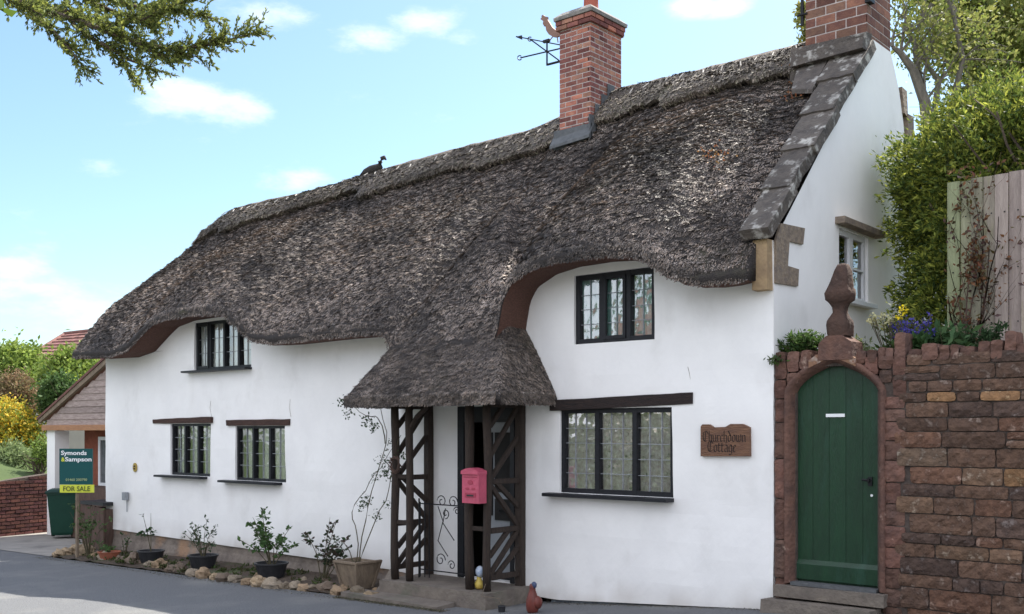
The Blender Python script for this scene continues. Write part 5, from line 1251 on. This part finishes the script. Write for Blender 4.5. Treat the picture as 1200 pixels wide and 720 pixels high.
# ================================================================== BED: pots, shrubs, rocks
def pot(c, r, h, m, rim=True):
    b = MB(); b.lathe(c, [(r * .75, 0), (r * .97, h * .9), (r * 1.04, h * .9), (r * 1.04, h), (r * .93, h), (r * .9, h * .82), (.01, h * .80)], 26); return b
def rose(name, label, px, pytop, pybot, Y, spreadpx, nstem, leafn, cols, leaf=.034, potr=None, poth=.2, potm='blackpot', cat='potted plant', depthz=None, seed=0, lean=0):
    random.seed(seed + 11)
    base = onY(px, pybot, Y); zb = gz(base.x) + .05; t = thing(name, label, cat, (base.x, Y, zb))
    zs = zb
    if potr:
        pb_ = pot((base.x, Y, zb), potr, poth, potm); pb_.build('pot', M[potm], t, smooth=False)
        b = MB(); b.lathe((base.x, Y, zb + poth * .78), [(potr * .88, 0), (potr * .5, .012), (.01, .02)], 18); b.build('potting_soil', M['soil'], t); zs = zb + poth * .78
    top = onY(px, pytop, Y).z; dm = abs(onY(px + spreadpx, pytop, Y).x - onY(px, pytop, Y).x)
    b = MB(); P = []; D = []
    for k_ in range(nstem):
        sx = random.uniform(-1, 1) * dm; hh = (top - zs) * random.uniform(.55, 1.0) * (1 - .35 * abs(sx) / max(dm, .01)); tipp = Vector((base.x + sx + lean, Y + random.uniform(-.22, .12), zs + hh)); a = Vector((base.x + sx * .08, Y, zs))
        m_ = a.lerp(tipp, .5) + Vector((-sx * .15, 0, hh * .08)); pts = [a, a.lerp(m_, .6), m_, m_.lerp(tipp, .6), tipp]; b.tube(pts, [.007, .006, .005, .004, .002], 5)
        ln_ = leafn // nstem
        for q in range(max(2, ln_ // 5)):
            u = random.uniform(.35, 1.0); pc = m_.lerp(tipp, (u - .5) * 2) if u > .5 else a.lerp(m_, u * 2); dd = Vector((random.gauss(0, 1), random.gauss(0, .8), random.uniform(-.2, .9))).normalized(); e = pc + dd * random.uniform(.04, .11)
            b.tube([pc, e], .002, 3)
            for s_ in range(5): w_ = pc.lerp(e, .35 + .16 * s_); P.append(tuple(w_ + Vector((random.gauss(0, .007), random.gauss(0, .007), random.gauss(0, .007))))); o2 = Vector((random.gauss(0, 1), random.gauss(0, 1), random.gauss(0, .5))).normalized(); D.append(tuple((dd * .5 + o2).normalized()))
    b.build('stem', M['stem'], t); quads_object('leaves', leaf_quads(np.array(P), leaf, 1.45, np.array(D), .3, .12), leaf_cols(len(P), cols), M['leaf'], t)
    return t
DG = [(.035, .085, .030), (.05, .115, .04), (.028, .06, .028)]; LGR = [(.07, .14, .045), (.10, .18, .06), (.05, .10, .035)]; PU = [(.05, .07, .04), (.08, .05, .045), (.04, .075, .035)]
rose('rose_bush', 'tall thin two stemmed rose in a dark tub left of the windows', 177, 592, 655, -.55, 13, 3, 55, DG, .042, .20, .18, seed=1)
rose('rose_bush', 'airy grey green shrub in a black pot between the two ground floor windows', 238, 600, 668, -.55, 24, 9, 260, [(.05, .09, .045), (.08, .12, .07)], .030, .21, .20, seed=2)
rose('rose_bush', 'lush light green rose in a black pot below the second window', 318, 594, 680, -.58, 27, 11, 460, LGR, .044, .22, .20, seed=3)
rose('rose_bush', 'dark purplish leaved rose growing next to the square planter', 378, 602, 672, -.40, 36, 11, 420, PU, .038, seed=4, cat='shrub')
rose('small_shrub', 'straggly small shrub behind the for sale board against the brown boards', 104, 572, 640, -.70, 22, 12, 330, [(.07, .12, .045), (.09, .15, .05)], .036, seed=5, cat='shrub')
rose('small_shrub', 'little sparse seedling at the foot of the plinth right of the terracotta bowl', 146, 622, 650, -.35, 8, 4, 30, DG, .03, seed=6, cat='shrub')
rose('low_plant', 'low green plant in a terracotta bowl among the edging stones', 128, 636, 655, -.70, 11, 12, 160, LGR, .030, .17, .12, 'terra', seed=7)
random.seed(21)
# square tapered planter with the climber
p = onY(419, 690, -.62); gzz = gz(p.x) + .06
pln = thing('square_planter', 'square tapered weathered planter left of the porch', 'planter', (p.x, -.62, gzz)); b = MB()
hw, tw, hh = .125, .20, .33
for s_, (dx, dy) in enumerate(((0, -1), (0, 1), (-1, 0), (1, 0))):
    ax = Vector((dy, -dx, 0)).normalized(); nx_ = Vector((dx, dy, 0)); c = Vector((p.x, -.62, gzz))
    vs = [c + nx_ * hw - ax * hw, c + nx_ * hw + ax * hw, c + nx_ * tw + ax * tw + Vector((0, 0, hh)), c + nx_ * tw - ax * tw + Vector((0, 0, hh))]
    b.prism(vs, -nx_ * .025)
b.build('side_panel', M['planter'], pln)
b = MB(); c = Vector((p.x, -.62, gzz))
for sx, sy in ((-1, -1), (1, -1), (1, 1), (-1, 1)): b.bar(c + Vector((sx * hw, sy * hw, 0)), c + Vector((sx * tw, sy * tw, hh + .01)), .035, .035)
b.bar(c + Vector((-tw, -tw, hh)), c + Vector((tw, -tw, hh)), .04, .03); b.bar(c + Vector((tw, -tw, hh)), c + Vector((tw, tw, hh)), .04, .03); b.bar(c + Vector((-tw, -tw, hh)), c + Vector((-tw, tw, hh)), .04, .03)
b.build('rim', M['planter'], pln); b = MB(); b.box(p.x - .17, p.x + .17, -.79, -.45, gzz + hh - .06, gzz + hh - .03); b.build('potting_soil', M['soil'], pln)
clm = thing('climbing_rose', 'tall thin climbing rose arching from the square planter up to the porch thatch', 'climbing plant', (p.x, -.62, gzz + hh - .03)); b = MB(); P = []; D = []
for path in ([(420, 660), (428, 610), (440, 560), (452, 520), (446, 480), (438, 462), (400, 475)], [(417, 660), (420, 625), (412, 600), (428, 575), (447, 548), (460, 525)], [(421, 658), (440, 610), (455, 575), (463, 540), (470, 510)], [(416, 660), (405, 640), (394, 632)], [(452, 520), (444, 490), (428, 488), (408, 470)]):
    V_ = [onY(x, y, -.60 + .02 * math.sin(i * 2)) for i, (x, y) in enumerate(path)]
    # smooth
    pts = []
    for i in range(len(V_) - 1):
        for u in (0, .33, .66):
            p0_, p1_, p2_, p3_ = V_[max(0, i - 1)], V_[i], V_[i + 1], V_[min(len(V_) - 1, i + 2)]
            pts.append(.5 * ((2 * p1_) + (p2_ - p0_) * u + (2 * p0_ - 5 * p1_ + 4 * p2_ - p3_) * u * u + (3 * p1_ - p0_ - 3 * p2_ + p3_) * u ** 3) + Vector((random.gauss(0, .006), random.gauss(0, .01), random.gauss(0, .006))))
    pts.append(V_[-1]); b.tube(pts, list(np.linspace(.0075, .003, len(pts))), 5)
for (px, py, n_, s_) in ((402, 472, 40, .06), (408, 486, 40, .05), (412, 466, 26, .05), (430, 492, 60, .06), (438, 500, 40, .04), (448, 540, 50, .07), (452, 556, 60, .06), (458, 520, 30, .05), (428, 586, 50, .06), (424, 594, 40, .05), (440, 604, 26, .05), (455, 590, 20, .05), (440, 560, 30, .05), (470, 535, 30, .05), (395, 632, 14, .03)):
    c = np.array(tuple(onY(px, py, -.60))); P.append(c + rng.normal(0, s_ * .7, (n_, 3)))
b.build('stem', M['stem'], clm); P = np.concatenate(P); quads_object('leaves', leaf_quads(P, .022, 1.6), leaf_cols(len(P), [(.06, .10, .045), (.04, .07, .03)]), M['leaf'], clm)
# leaning slab
p = onY(449, 694, -.70); b = MB(); gzz = gz(p.x) + .04
b.prism([Vector((p.x - .14, -.72, gzz)), Vector((p.x + .10, -.72, gzz)), Vector((p.x + .11, -.63, gzz + .17)), Vector((p.x + .07, -.60, gzz + .27)), Vector((p.x + .01, -.60, gzz + .29)), Vector((p.x - .06, -.64, gzz + .16))], (0, .06, .01)); o_ = b.build('leaning_stone', M['step']); tag(o_, 'upright wedge of grey stone leaning between the square planter and the porch', 'stone')
# edging stones
RC = [(1, 1, 1), (1.15, 1.0, .85), (.8, .78, .75), (.65, .6, .6), (1.2, 1.1, .95)]
edge = [(66, 652, 9), (76, 651, 9), (86, 650, 13), (97, 652, 13), (110, 654, 9), (121, 657, 11), (138, 660, 8), (155, 661, 13), (172, 664, 9), (184, 667, 12), (198, 670, 10), (208, 671, 10), (222, 675, 9), (234, 677, 11), (248, 679, 8), (258, 681, 10), (272, 682, 10), (286, 685, 10), (300, 687, 12), (316, 689, 13), (330, 690, 8), (342, 690, 10), (352, 692, 9), (364, 692, 10), (378, 694, 12), (392, 697, 11), (404, 694, 10), (416, 700, 13), (430, 702, 11), (300, 678, 7), (352, 684, 8), (378, 684, 9), (205, 664, 7), (160, 654, 7), (400, 688, 9), (438, 697, 8)]
marks = [(74, 'below the for sale board'), (105, 'at the left end of the bed'), (150, 'beside the terracotta bowl'), (192, 'in front of the thin rose in its tub'), (228, 'between the thin rose and the airy shrub'), (264, 'in front of the airy grey green shrub'), (308, 'below the second window'), (336, 'in front of the lush green rose'), (370, 'between the green and the purplish rose'), (398, 'in front of the purplish rose'), (999, 'at the foot of the square planter')]
cnt = {}
for k_, (px, py, wpx) in enumerate(edge):
    g0 = gz(onZ(px, py, 0).x) + .01; p = onZ(px, py + 1, g0); dep = (p - CAM).dot(FV); w_ = wpx / F * dep * .80
    b = MB(); c = random.choice(RC); kk = random.uniform(.8, 1.15); b.col = tuple(q * kk for q in c); hz = w_ * random.uniform(.62, .95)
    b.blob((p.x, p.y + .05, p.z + hz * .55), (w_ * 1.15, w_ * random.uniform(.8, 1.1), hz), 9, 13, .30, 1.7, seed=k_ + 2)
    o_ = b.build('edging_stone', M['rock'])
    for lim, tx in marks:
        if px < lim: break
    sz = 'large' if wpx >= 12 else ('small' if wpx <= 8 else 'mid sized'); tone = {0: 'tan', 1: 'warm tan', 2: 'grey', 3: 'dark grey', 4: 'pale'}[RC.index(c)]
    tag(o_, f'{sz} {tone} rough edging stone {tx}', 'stone', 'rough stones edging the flower bed')
# weeds: ground cover in the bed
P = []; 
for k_ in range(90):
    x = random.uniform(-12.3, -5.2); y = random.uniform(-.9, -.1); P.append(np.array([x, y, gz(x) + .06]) + rng.normal(0, .035, (26, 3)) * np.array([1, 1, .5]))
P = np.concatenate(P); up_ = np.tile(np.array([0, 0, 1.]), (len(P), 1)); o_ = quads_object('bed_weeds', leaf_quads(P, .026, 2.0, up_, .6), leaf_cols(len(P), [(.04, .07, .02), (.07, .10, .03), (.09, .08, .04)]), M['leaf']); o_['kind'] = 'stuff'; tag(o_, 'low weeds and moss growing between pots in the flower bed', 'weeds')
# gravel / moss grit along the porch step and the wall foot
P = []
for k_ in range(9000):
    if random.random() < .5: x = random.uniform(-5.1, -3.3); y = random.gauss(-1.06, .04)
    else: x = random.uniform(-12.6, 1.2); y = (random.gauss(-1.10, .07) if x < -5 else random.gauss(-.02, .05) - .03)
    P.append((x, y, gz(x) + .016))
P = np.array(P); o_ = quads_object('grit', leaf_quads(P, .010, 1.0), leaf_cols(len(P), [(.10, .085, .06), (.07, .075, .04), (.2, .17, .13)], .4), M['leafdull']); o_['kind'] = 'stuff'; tag(o_, 'loose grit and moss gathered along the road edge and wall foot', 'grit')

# ================================================================== LEFT: sign, bins, outbuilding, wall, garden
fp = onY(90, 640, -.85); ang = math.radians(34)
sg = thing('for_sale_board', 'green estate agent board with a yellow for sale strip on a post', 'sign', (fp.x, fp.y, gz(fp.x)))
dS = (fp - CAM).dot(FV)
def sp(px, py, off=0):       # point on the vertical plane of the sign (facing the camera)
    return CAM + ray(px, py) * (dS - off)
def quad_on(px0, py0, px1, py1, off, th): return [sp(px0, py1, off), sp(px1, py1, off), sp(px1, py0, off), sp(px0, py0, off)], FV * th
b = MB(); b.prism(*quad_on(69.5, 526, 108.5, 568, 0, .02)); b.build('panel', M['signgreen'], sg)
b = MB(); b.prism(*quad_on(70, 568.3, 110, 577.5, .004, .022)); b.build('strip', M['signyellow'], sg)
b = MB(); pc = sp(89, 600); b.bar((pc.x + FV.x * .05, pc.y + FV.y * .05, gz(pc.x) - .05), (pc.x + FV.x * .05, pc.y + FV.y * .05, sp(89, 530).z), .045, .045); b.build('post', M['planter'], sg)
def text(body, px, py, hpx, m, off, parent, wpx=None, bold=0):
    cu = bpy.data.curves.new('lettering', 'FONT'); cu.body = body; cu.size = 1; cu.offset = bold; cu.extrude = .004; cu.resolution_u = 3
    to = bpy.data.objects.new('lettering_tmp', cu); COL.objects.link(to); bpy.context.view_layer.update()
    me = bpy.data.meshes.new_from_object(to.evaluated_get(bpy.context.evaluated_depsgraph_get())); bpy.data.objects.remove(to); bpy.data.curves.remove(cu)
    co = np.zeros(len(me.vertices) * 3); me.vertices.foreach_get('co', co); co = co.reshape(-1, 3); w0 = co[:, 0].max() - co[:, 0].min(); x0 = co[:, 0].min()
    scz = hpx / F * dS; scx = (wpx / F * dS) / w0 if wpx else scz
    o0 = sp(px, py, off); new = np.array(o0) + np.outer((co[:, 0] - x0) * scx, np.array(RV)) + np.outer(co[:, 1] * scz, np.array([0, 0, 1])) + np.outer(-co[:, 2] * .4, np.array(FV))
    new -= np.array(ROOT[parent.name]); me.vertices.foreach_set('co', new.ravel()); me.materials.clear(); me.materials.append(m); me.update()
    o = bpy.data.objects.new('lettering', me); COL.objects.link(o); o.parent = parent; return o
text('Symonds', 71.5, 533.3, 7.0, M['signwhite'], .004, sg, 30, .02)
text('&', 71.8, 540.8, 6.6, M['signyellow'], .004, sg, 4.2, .03)
text('Sampson', 76.3, 540.8, 7.0, M['signwhite'], .004, sg, 31, .02)
text('01460 200790', 77, 563.8, 4.2, M['signgrey'], .004, sg, 25, .01)
text('FOR SALE', 74, 575.6, 8.0, M['signdark'], .012, sg, 31.5, .01)

def wheelie(px, py, lab, m, ang=0.0, sc=1):
    p = onZ(px, py, -.1 + .02); t = thing('wheelie_bin', lab, 'bin', (p.x, p.y, -.12)); w0, w1, h = .22 * sc, .29 * sc, .95 * sc
    u = (RV * math.cos(ang) + FV * math.sin(ang)); v = Vector((-u.y, u.x, 0)); c = Vector((p.x, p.y, -.1))
    b = MB(); vs = []
    for r_, z in ((w0 * .9, .05), (w0, .1), (w1, h), (w1 + .02, h), (w1 + .02, h + .03), (w1 - .02, h + .03)):
        for sx, sy in ((-1, -1), (1, -1), (1, 1), (-1, 1)): vs.append(c + u * sx * r_ + v * sy * r_ * 1.1 + Vector((0, 0, z)))
    b.add(vs, [(k * 4 + q, k * 4 + (q + 1) % 4, k * 4 + 4 + (q + 1) % 4, k * 4 + 4 + q) for k in range(5) for q in range(4)] + [(3, 2, 1, 0), (20, 21, 22, 23)]); b.build('body', m, t)
    b = MB(); vs = []
    for r_, z, k in ((w1 + .035, h + .03, 1), (w1 + .035, h + .06, 1), (w1 - .04, h + .10, 1)):
        for sx, sy in ((-1, -1), (1, -1), (1, 1), (-1, 1)): vs.append(c + u * sx * r_ + v * sy * r_ * 1.1 + Vector((0, 0, z)))
    b.add(vs, [(k * 4 + q, k * 4 + (q + 1) % 4, k * 4 + 4 + (q + 1) % 4, k * 4 + 4 + q) for k in range(2) for q in range(4)] + [(3, 2, 1, 0), (8, 9, 10, 11)]); b.build('lid', M['darkgreenplastic'], t)
    for s_ in (-1, 1):
        b = MB(); q = c + u * s_ * w0 + v * w0 * .8 + Vector((0, 0, .1)); b.tube([q - u * .03, q + u * .03], .10, 16); b.build('wheel', M['rubber'], t)
    b = MB(); b.tube([c - u * w1 * .8 + v * (w1 * 1.1 + .08) + Vector((0, 0, h)), c + u * w1 * .8 + v * (w1 * 1.1 + .08) + Vector((0, 0, h))], .018, 8); b.build('handle', M['rubber'], t)
wheelie(74, 628, 'green wheelie bin beside the white post behind the for sale board', M['greenplastic'], .3, .9)
wheelie(95, 625, 'dark wheelie bin mostly hidden behind the for sale board', M['blackpot'], .2, .85)
# brown boarded box beside the cottage corner
a = onY(97, 640, -.15); c = onY(122, 640, -.15); b = MB()
for k_ in range(5):
    x0_ = a.x + (c.x - a.x) * k_ / 5; b.box(x0_ + .003, x0_ + (c.x - a.x) / 5 - .003, -.16, -.13, -.1, onY(110, 592, -.15).z - .01 * k_)
o_ = thing('storage_box', 'brown boarded box standing against the left corner of the cottage', 'storage box', ((a.x + c.x) / 2, .1, -.1))
b.build('front_board', M['brownboard'], o_); b = MB(); b.box(a.x, c.x, -.125, .35, -.1, onY(110, 593, -.15).z - .05); b.build('body', M['brownboard'], o_)
b = MB(); b.box(a.x - .03, c.x + .02, -.18, .4, onY(110, 592, -.15).z, onY(110, 588, -.15).z); b.build('lid', M['blackpot'], o_)
# outbuilding
ob = thing('outbuilding', 'low timber gabled porch building beyond the left end of the cottage', 'outbuilding', (-14.6, 2.4, -.1))
b = MB(); apx, apz = -13.3, 3.60; lx, lz = -16.72, 2.22; nb_ = 12
for k_ in range(nb_):
    za = 2.10 + (apz - 2.10) * k_ / nb_; zb = za + (apz - 2.10) / nb_; xa = lx + (za + .05 - lz) / (apz - lz) * (apx - lx) if za > lz else lx; xa2 = lx + (zb - lz) / (apz - lz) * (apx - lx) if zb > lz else lx
    kk = random.uniform(.75, 1.2); b.col = (kk, kk, kk * 1.02); b.prism([Vector((max(xa, lx), .985, za)), Vector((-12.6, .985, za)), Vector((-12.6, 1.0, zb)), Vector((max(xa2, lx), 1.0, zb))], (0, .03, 0))
b.build('cladding', M['clad'], ob)
b = MB(); b.bar((lx - .05, .96, 2.06), (-12.6, .96, 2.06), .10, .11, bev=.05); b.build('beam', M['pine'], ob)
b = MB(); b.bar((lx - .22, .95, lz - .02), (apx, .95, apz + .08), .06, .10, bev=.05); b.build('bargeboard', M['planter'], ob)
b = MB(); b.prism([Vector((lx - .25, .9, lz - .0)), Vector((apx, .9, apz + .14)), Vector((apx, 4.5, apz + .14)), Vector((lx - .25, 4.5, lz))], (0, 0, .05)); b.prism([Vector((apx, .9, apz + .14)), Vector((-12.5, .9, 3.2)), Vector((-12.5, 4.5, 3.2)), Vector((apx, 4.5, apz + .14))], (0, 0, .05)); b.build('roof', M['tile'], ob)
b = MB(); b.box(lx + .0, lx + .34, 1.0, 1.3, -.2, 2.0); b.build('post', M['render'], ob)
b = MB(); b.box(lx + .345, onY(100, 540, 1.9).x, 1.9, 2.0, -.2, 2.1); b.build('wall', M['cream'], ob)
b = MB(); b.box(onY(99, 540, 1.5).x, -12.5, 1.5, 1.6, -.2, 2.1); b.build('wall', M['redclad'], ob)
xw0, xw1 = onY(115.5, 540, 1.45).x, onY(132, 540, 1.45).x; zw0, zw1 = onY(120, 570, 1.45).z, onY(120, 512, 1.45).z
b = MB(); t_ = .07
for q in ((xw0, xw1, zw1 - t_, zw1), (xw0, xw1, zw0, zw0 + t_), (xw0, xw0 + t_, zw0 + t_, zw1 - t_), (xw1 - t_, xw1, zw0 + t_, zw1 - t_)): b.box(q[0], q[1], 1.44, 1.495, q[2], q[3])
wn = b.build('window', M['whitepaint'], ob); b = MB(); b.box(xw0 + t_, xw1 - t_, 1.465, 1.485, zw0 + t_, zw1 - t_); b.build('pane', M['lead'], wn)
b = MB(); b.box(-15.5, -12.5, .9, 1.45, -.1, .9); b.build('log_store', M['brownboard'], ob)

# low brick wall at the left
bw = thing('brick_wall', 'low dark red brick garden wall at the left edge beside the drive', 'wall', tuple(onZ(20, 625, -.15)))
A = onZ(60, 622, -.12); B = onZ(-60, 639, -.2); dw = (B - A); Lw = dw.length; dw.normalize(); nw = Vector((dw.y, -dw.x, 0));
if nw.dot(CAM - A) < 0: nw = -nw
b = MB(); hgt0 = 1.10
row = 0; z = -.3
while z < 1.2:
    s = -(row % 2) * .11
    while s < Lw:
        topz = 1.09 - .085 * s
        if z + .07 < topz:
            kk = random.uniform(.24, .52); b.col = random.choice([(kk, kk * .9, kk), (kk * 1.1, kk, kk), (kk * .8, kk * .7, kk * .9)]); p0 = A + dw * s; pr = random.uniform(0, .012)
            p1 = A + dw * (s + .205); b.prism([Vector((p0.x, p0.y, z + .012)) + nw * pr, Vector((p1.x, p1.y, z + .012)) + nw * pr, Vector((p1.x, p1.y, z + .068)) + nw * pr, Vector((p0.x, p0.y, z + .068)) + nw * pr], tuple(-nw * .1))
        s += .22
    z += .075; row += 1
b.build('brickwork', M['brick'], bw)
b = MB(); a0 = A - nw * .02; b0 = A + dw * Lw - nw * .02; b.prism([Vector((a0.x, a0.y, -.4)), Vector((b0.x, b0.y, -.4)), Vector((b0.x, b0.y, 1.07 - .085 * Lw)), Vector((a0.x, a0.y, 1.09))], tuple(-nw * .22)); b.build('mortar', M['wmortar'], bw)
# garden bank rising behind the brick wall
b = MB(); P = []
vdir = (-nw)
for i in np.linspace(-.3, 1.3, 14):
    row_ = []
    for j, (d_, zz) in enumerate(((.12, .98), (1.2, 1.25), (2.5, 1.6), (5, 2.1), (9, 2.6), (16, 3.0), (30, 3.2))):
        q = A + dw * (Lw * 1.6 * i - 1.0) * (1 + d_ * .03) + vdir * d_; row_.append((q.x, q.y, zz + .06 * noise.noise(q)))
    P.append(row_)
b.grid(P); o_ = b.build('garden_bank', M['grassland'], smooth=True); o_['kind'] = 'structure'

def bush(name, label, px0, px1, py0, py1, depth, n, leaf, cols, cat='shrub', sp=.12, flat=1, shell=(.6, 1.0), per=24, elong=1.6):
    c = onD((px0 + px1) / 2, (py0 + py1) / 2, depth); rx = (px1 - px0) / 2 / F * depth; rz_ = (py1 - py0) / 2 / F * depth; zb = c.z - rz_
    t = thing(name, label, cat, (c.x, c.y, max(zb - .3, gz(c.x)) if zb < .9 else zb - .3))
    b = MB()
    for k_ in range(6): tube_branch(b, (c.x + random.uniform(-.3, .3) * rx, c.y, zb - .3), (random.uniform(-.8, .8), random.uniform(-.5, .5), 1), rz_ * 1.7, .035, 1, kids=3)
    b.build('stem', M['bark'], t)
    P1, D1 = crown_points(tuple(c), (rx, max(rx * .7, rz_ * .8) * flat, rz_), n, per, sp, shell, amp=.2)
    quads_object('foliage', leaf_quads(P1, leaf, elong, D1, .8), leaf_cols(len(P1), cols), M['leaf'], t)
BG = [(.22, .30, .06), (.30, .38, .08), (.14, .21, .05)]
bush('green_tree', 'rounded bright green leafy tree at the left edge below the tiled roof', -30, 62, 408, 470, 30, 420, .085, BG, 'tree', .16)
bush('green_tree', 'bright green tree nearer the cottage in front of the tiled roof', 50, 116, 412, 478, 28, 330, .08, BG, 'tree', .15)
bush('dark_shrub', 'glossy dark green shrub with a yellow top left of the timber gable', 42, 100, 443, 492, 25, 300, .06, [(.07, .13, .04), (.10, .17, .05), (.06, .10, .03)], 'shrub', .1)
bush('brown_shrub', 'brownish red twiggy shrub behind the yellow hedge', -10, 46, 440, 492, 26.5, 260, .05, [(.24, .15, .09), (.18, .17, .08), (.28, .19, .11)], 'shrub', .1)
bush('golden_shrub', 'bright yellow tipped shrub on the bank at the left edge', -50, 60, 473, 540, 24.5, 560, .05, [(.75, .46, .05), (.62, .48, .05), (.30, .34, .05), (.14, .20, .04)], 'shrub', .1)
bush('yellow_green_shrub', 'small vivid lime shrub right behind the golden shrub', 50, 96, 446, 470, 26, 60, .06, [(.52, .60, .06), (.42, .5, .06)], 'shrub', .08)
bush('lavender_clump', 'soft grey green grassy clump on top of the brick wall', -40, 58, 524, 570, 23.4, 700, .030, [(.22, .30, .12), (.30, .36, .17), (.17, .22, .10)], 'plant', .07, .6, elong=4)
bush('lime_plant', 'pale lime leafy plant between the grassy clump and the white post', 36, 60, 515, 548, 22.5, 60, .04, [(.2, .28, .06), (.15, .22, .05)], 'plant', .07, .6)

# neighbouring tiled house
def tiled_plane(b, p00, p10, p11, p01, rows, colsn):
    # p00-p10 eave, p01-p11 ridge; overlapping courses
    for r in range(rows):
        a0 = p00.lerp(p01, r / rows); a1 = p10.lerp(p11, r / rows); c0 = p00.lerp(p01, (r + 1.12) / rows); c1 = p10.lerp(p11, (r + 1.12) / rows); nrm = (p10 - p00).cross(p01 - p00).normalized()
        if nrm.z < 0: nrm = -nrm
        for c in range(colsn):
            kk = random.uniform(.7, 1.25); b.col = (kk, kk * random.uniform(.9, 1.05), kk); q = [a0.lerp(a1, c / colsn) + nrm * .04, a0.lerp(a1, (c + .96) / colsn) + nrm * .04, c0.lerp(c1, (c + .96) / colsn), c0.lerp(c1, c / colsn)]
            b.add(q, [(0, 1, 2, 3)]); b.add([q[0], q[1], q[1] - nrm * .04, q[0] - nrm * .04], [(0, 1, 2, 3)])
nh = thing('tiled_house', 'neighbouring house with a red brown tiled hip roof behind the cottage end', 'house', tuple(Vector((onD(110, 500, 33).x, onD(110, 500, 33).y, 0))))
e0, e1 = onD(24, 424, 32), onD(175, 436, 29); r0, r1 = onD(76, 392, 35.5), onD(190, 379, 33)
b = MB(); tiled_plane(b, e0, e1, r1, r0, 9, 26); bk = onD(40, 415, 39); b.add([e0, r0, bk], [(0, 1, 2)]); b.add([r0, r1, Vector((r1.x - 1, r1.y + 4, e1.z)), bk], [(0, 1, 2, 3)]); b.build('roof', M['tile'], nh)
b = MB(); b.tube([r0, r1], .09, 8); b.tube([e0, r0], .07, 8); b.build('ridge_tile', M['tile'], nh)
b = MB(); e0b, e1b = Vector((e0.x, e0.y, 0)), Vector((e1.x, e1.y, 0)); off_ = FV * .3; b.add([e0b + off_, e1b + off_, e1 + off_, e0 + off_], [(0, 1, 2, 3)]); b.add([e0b + off_, e0 + off_, bk, Vector((bk.x, bk.y, 0))], [(0, 1, 2, 3)]); b.build('wall', M['cream'], nh)
nh2 = thing('tiled_house', 'second neighbouring roof with pale weathered tiles showing above the red tiled one', 'house', tuple(Vector((onD(150, 500, 42).x, onD(150, 500, 42).y, 0))))
b = MB(); tiled_plane(b, onD(108, 390, 40), onD(200, 390, 40), onD(215, 366, 43), onD(133, 370, 43), 6, 14); b.build('roof', M['tile'], nh2)
b = MB(); a_, c_ = onD(110, 390, 40.2), onD(200, 390, 40.2); b.add([Vector((a_.x, a_.y, 0)), Vector((c_.x, c_.y, 0)), c_, a_], [(0, 1, 2, 3)]); b.build('wall', M['cream'], nh2)

# hedge and trees on the far side of the road (behind the camera; the windows mirror them)
t = thing('roadside_hedge', 'long green hedge on the far side of the road', 'hedge', (-2, -17, .3)); Pp = []
n_ = 26000; P1 = np.stack([rng.uniform(-26, 14, n_), -16.5 + rng.uniform(-.5, .5, n_) , rng.uniform(0.2, 2.6, n_) ** 1.0], 1); P1[:, 2] += .35 * np.sin(P1[:, 0] * 1.3) * (P1[:, 2] > 1.5)
quads_object('foliage', leaf_quads(P1, .16, 1.4), leaf_cols(n_, [(.13, .21, .05), (.18, .26, .06), (.07, .12, .03)]), M['leaf'], t)
for k_, (x, y, h_) in enumerate(((-15, -22, 4.2), (-8, -24, 3.6), (-1, -23, 4.6), (7, -24, 4))):
    tree('roadside_tree', ['round tree far left across the road', 'lower tree across the road', 'tallest tree across the road', 'tree right across the road'][k_], (x, y, .2), h_, [((x, y, h_ + .8), (2.6, 2.4, 2.0))], [(.08, .13, .03), (.14, .18, .05)], .22, 130, 30, group='trees across the road', branches=3, sp=.35)
for k_, (x, y, cc) in enumerate(((-11.5, -20.5, 'cream'), (2.6, -21, 'redclad'))):
    hh = thing('roadside_house', ['cream rendered house across the road', 'red brick house across the road'][k_], 'house', (x, y, 0)); b = MB(); b.box(x - 3, x + 3, y - 3, y + 3, 0, 4.4); b.build('wall', M[cc], hh)
    b = MB(); b.prism([Vector((x - 3.3, y - 3.3, 4.4)), Vector((x - 3.3, y + 3.3, 4.4)), Vector((x - 3.3, y, 6.6))], (6.6, 0, 0)); b.build('roof', M['tile'], hh)
    for q in (-1.6, 1.4): b = MB(); b.box(x + q - .5, x + q + .5, y + 3.0, y + 3.04, 2.7, 3.7); b.build('window', M['whitepaint'], hh)
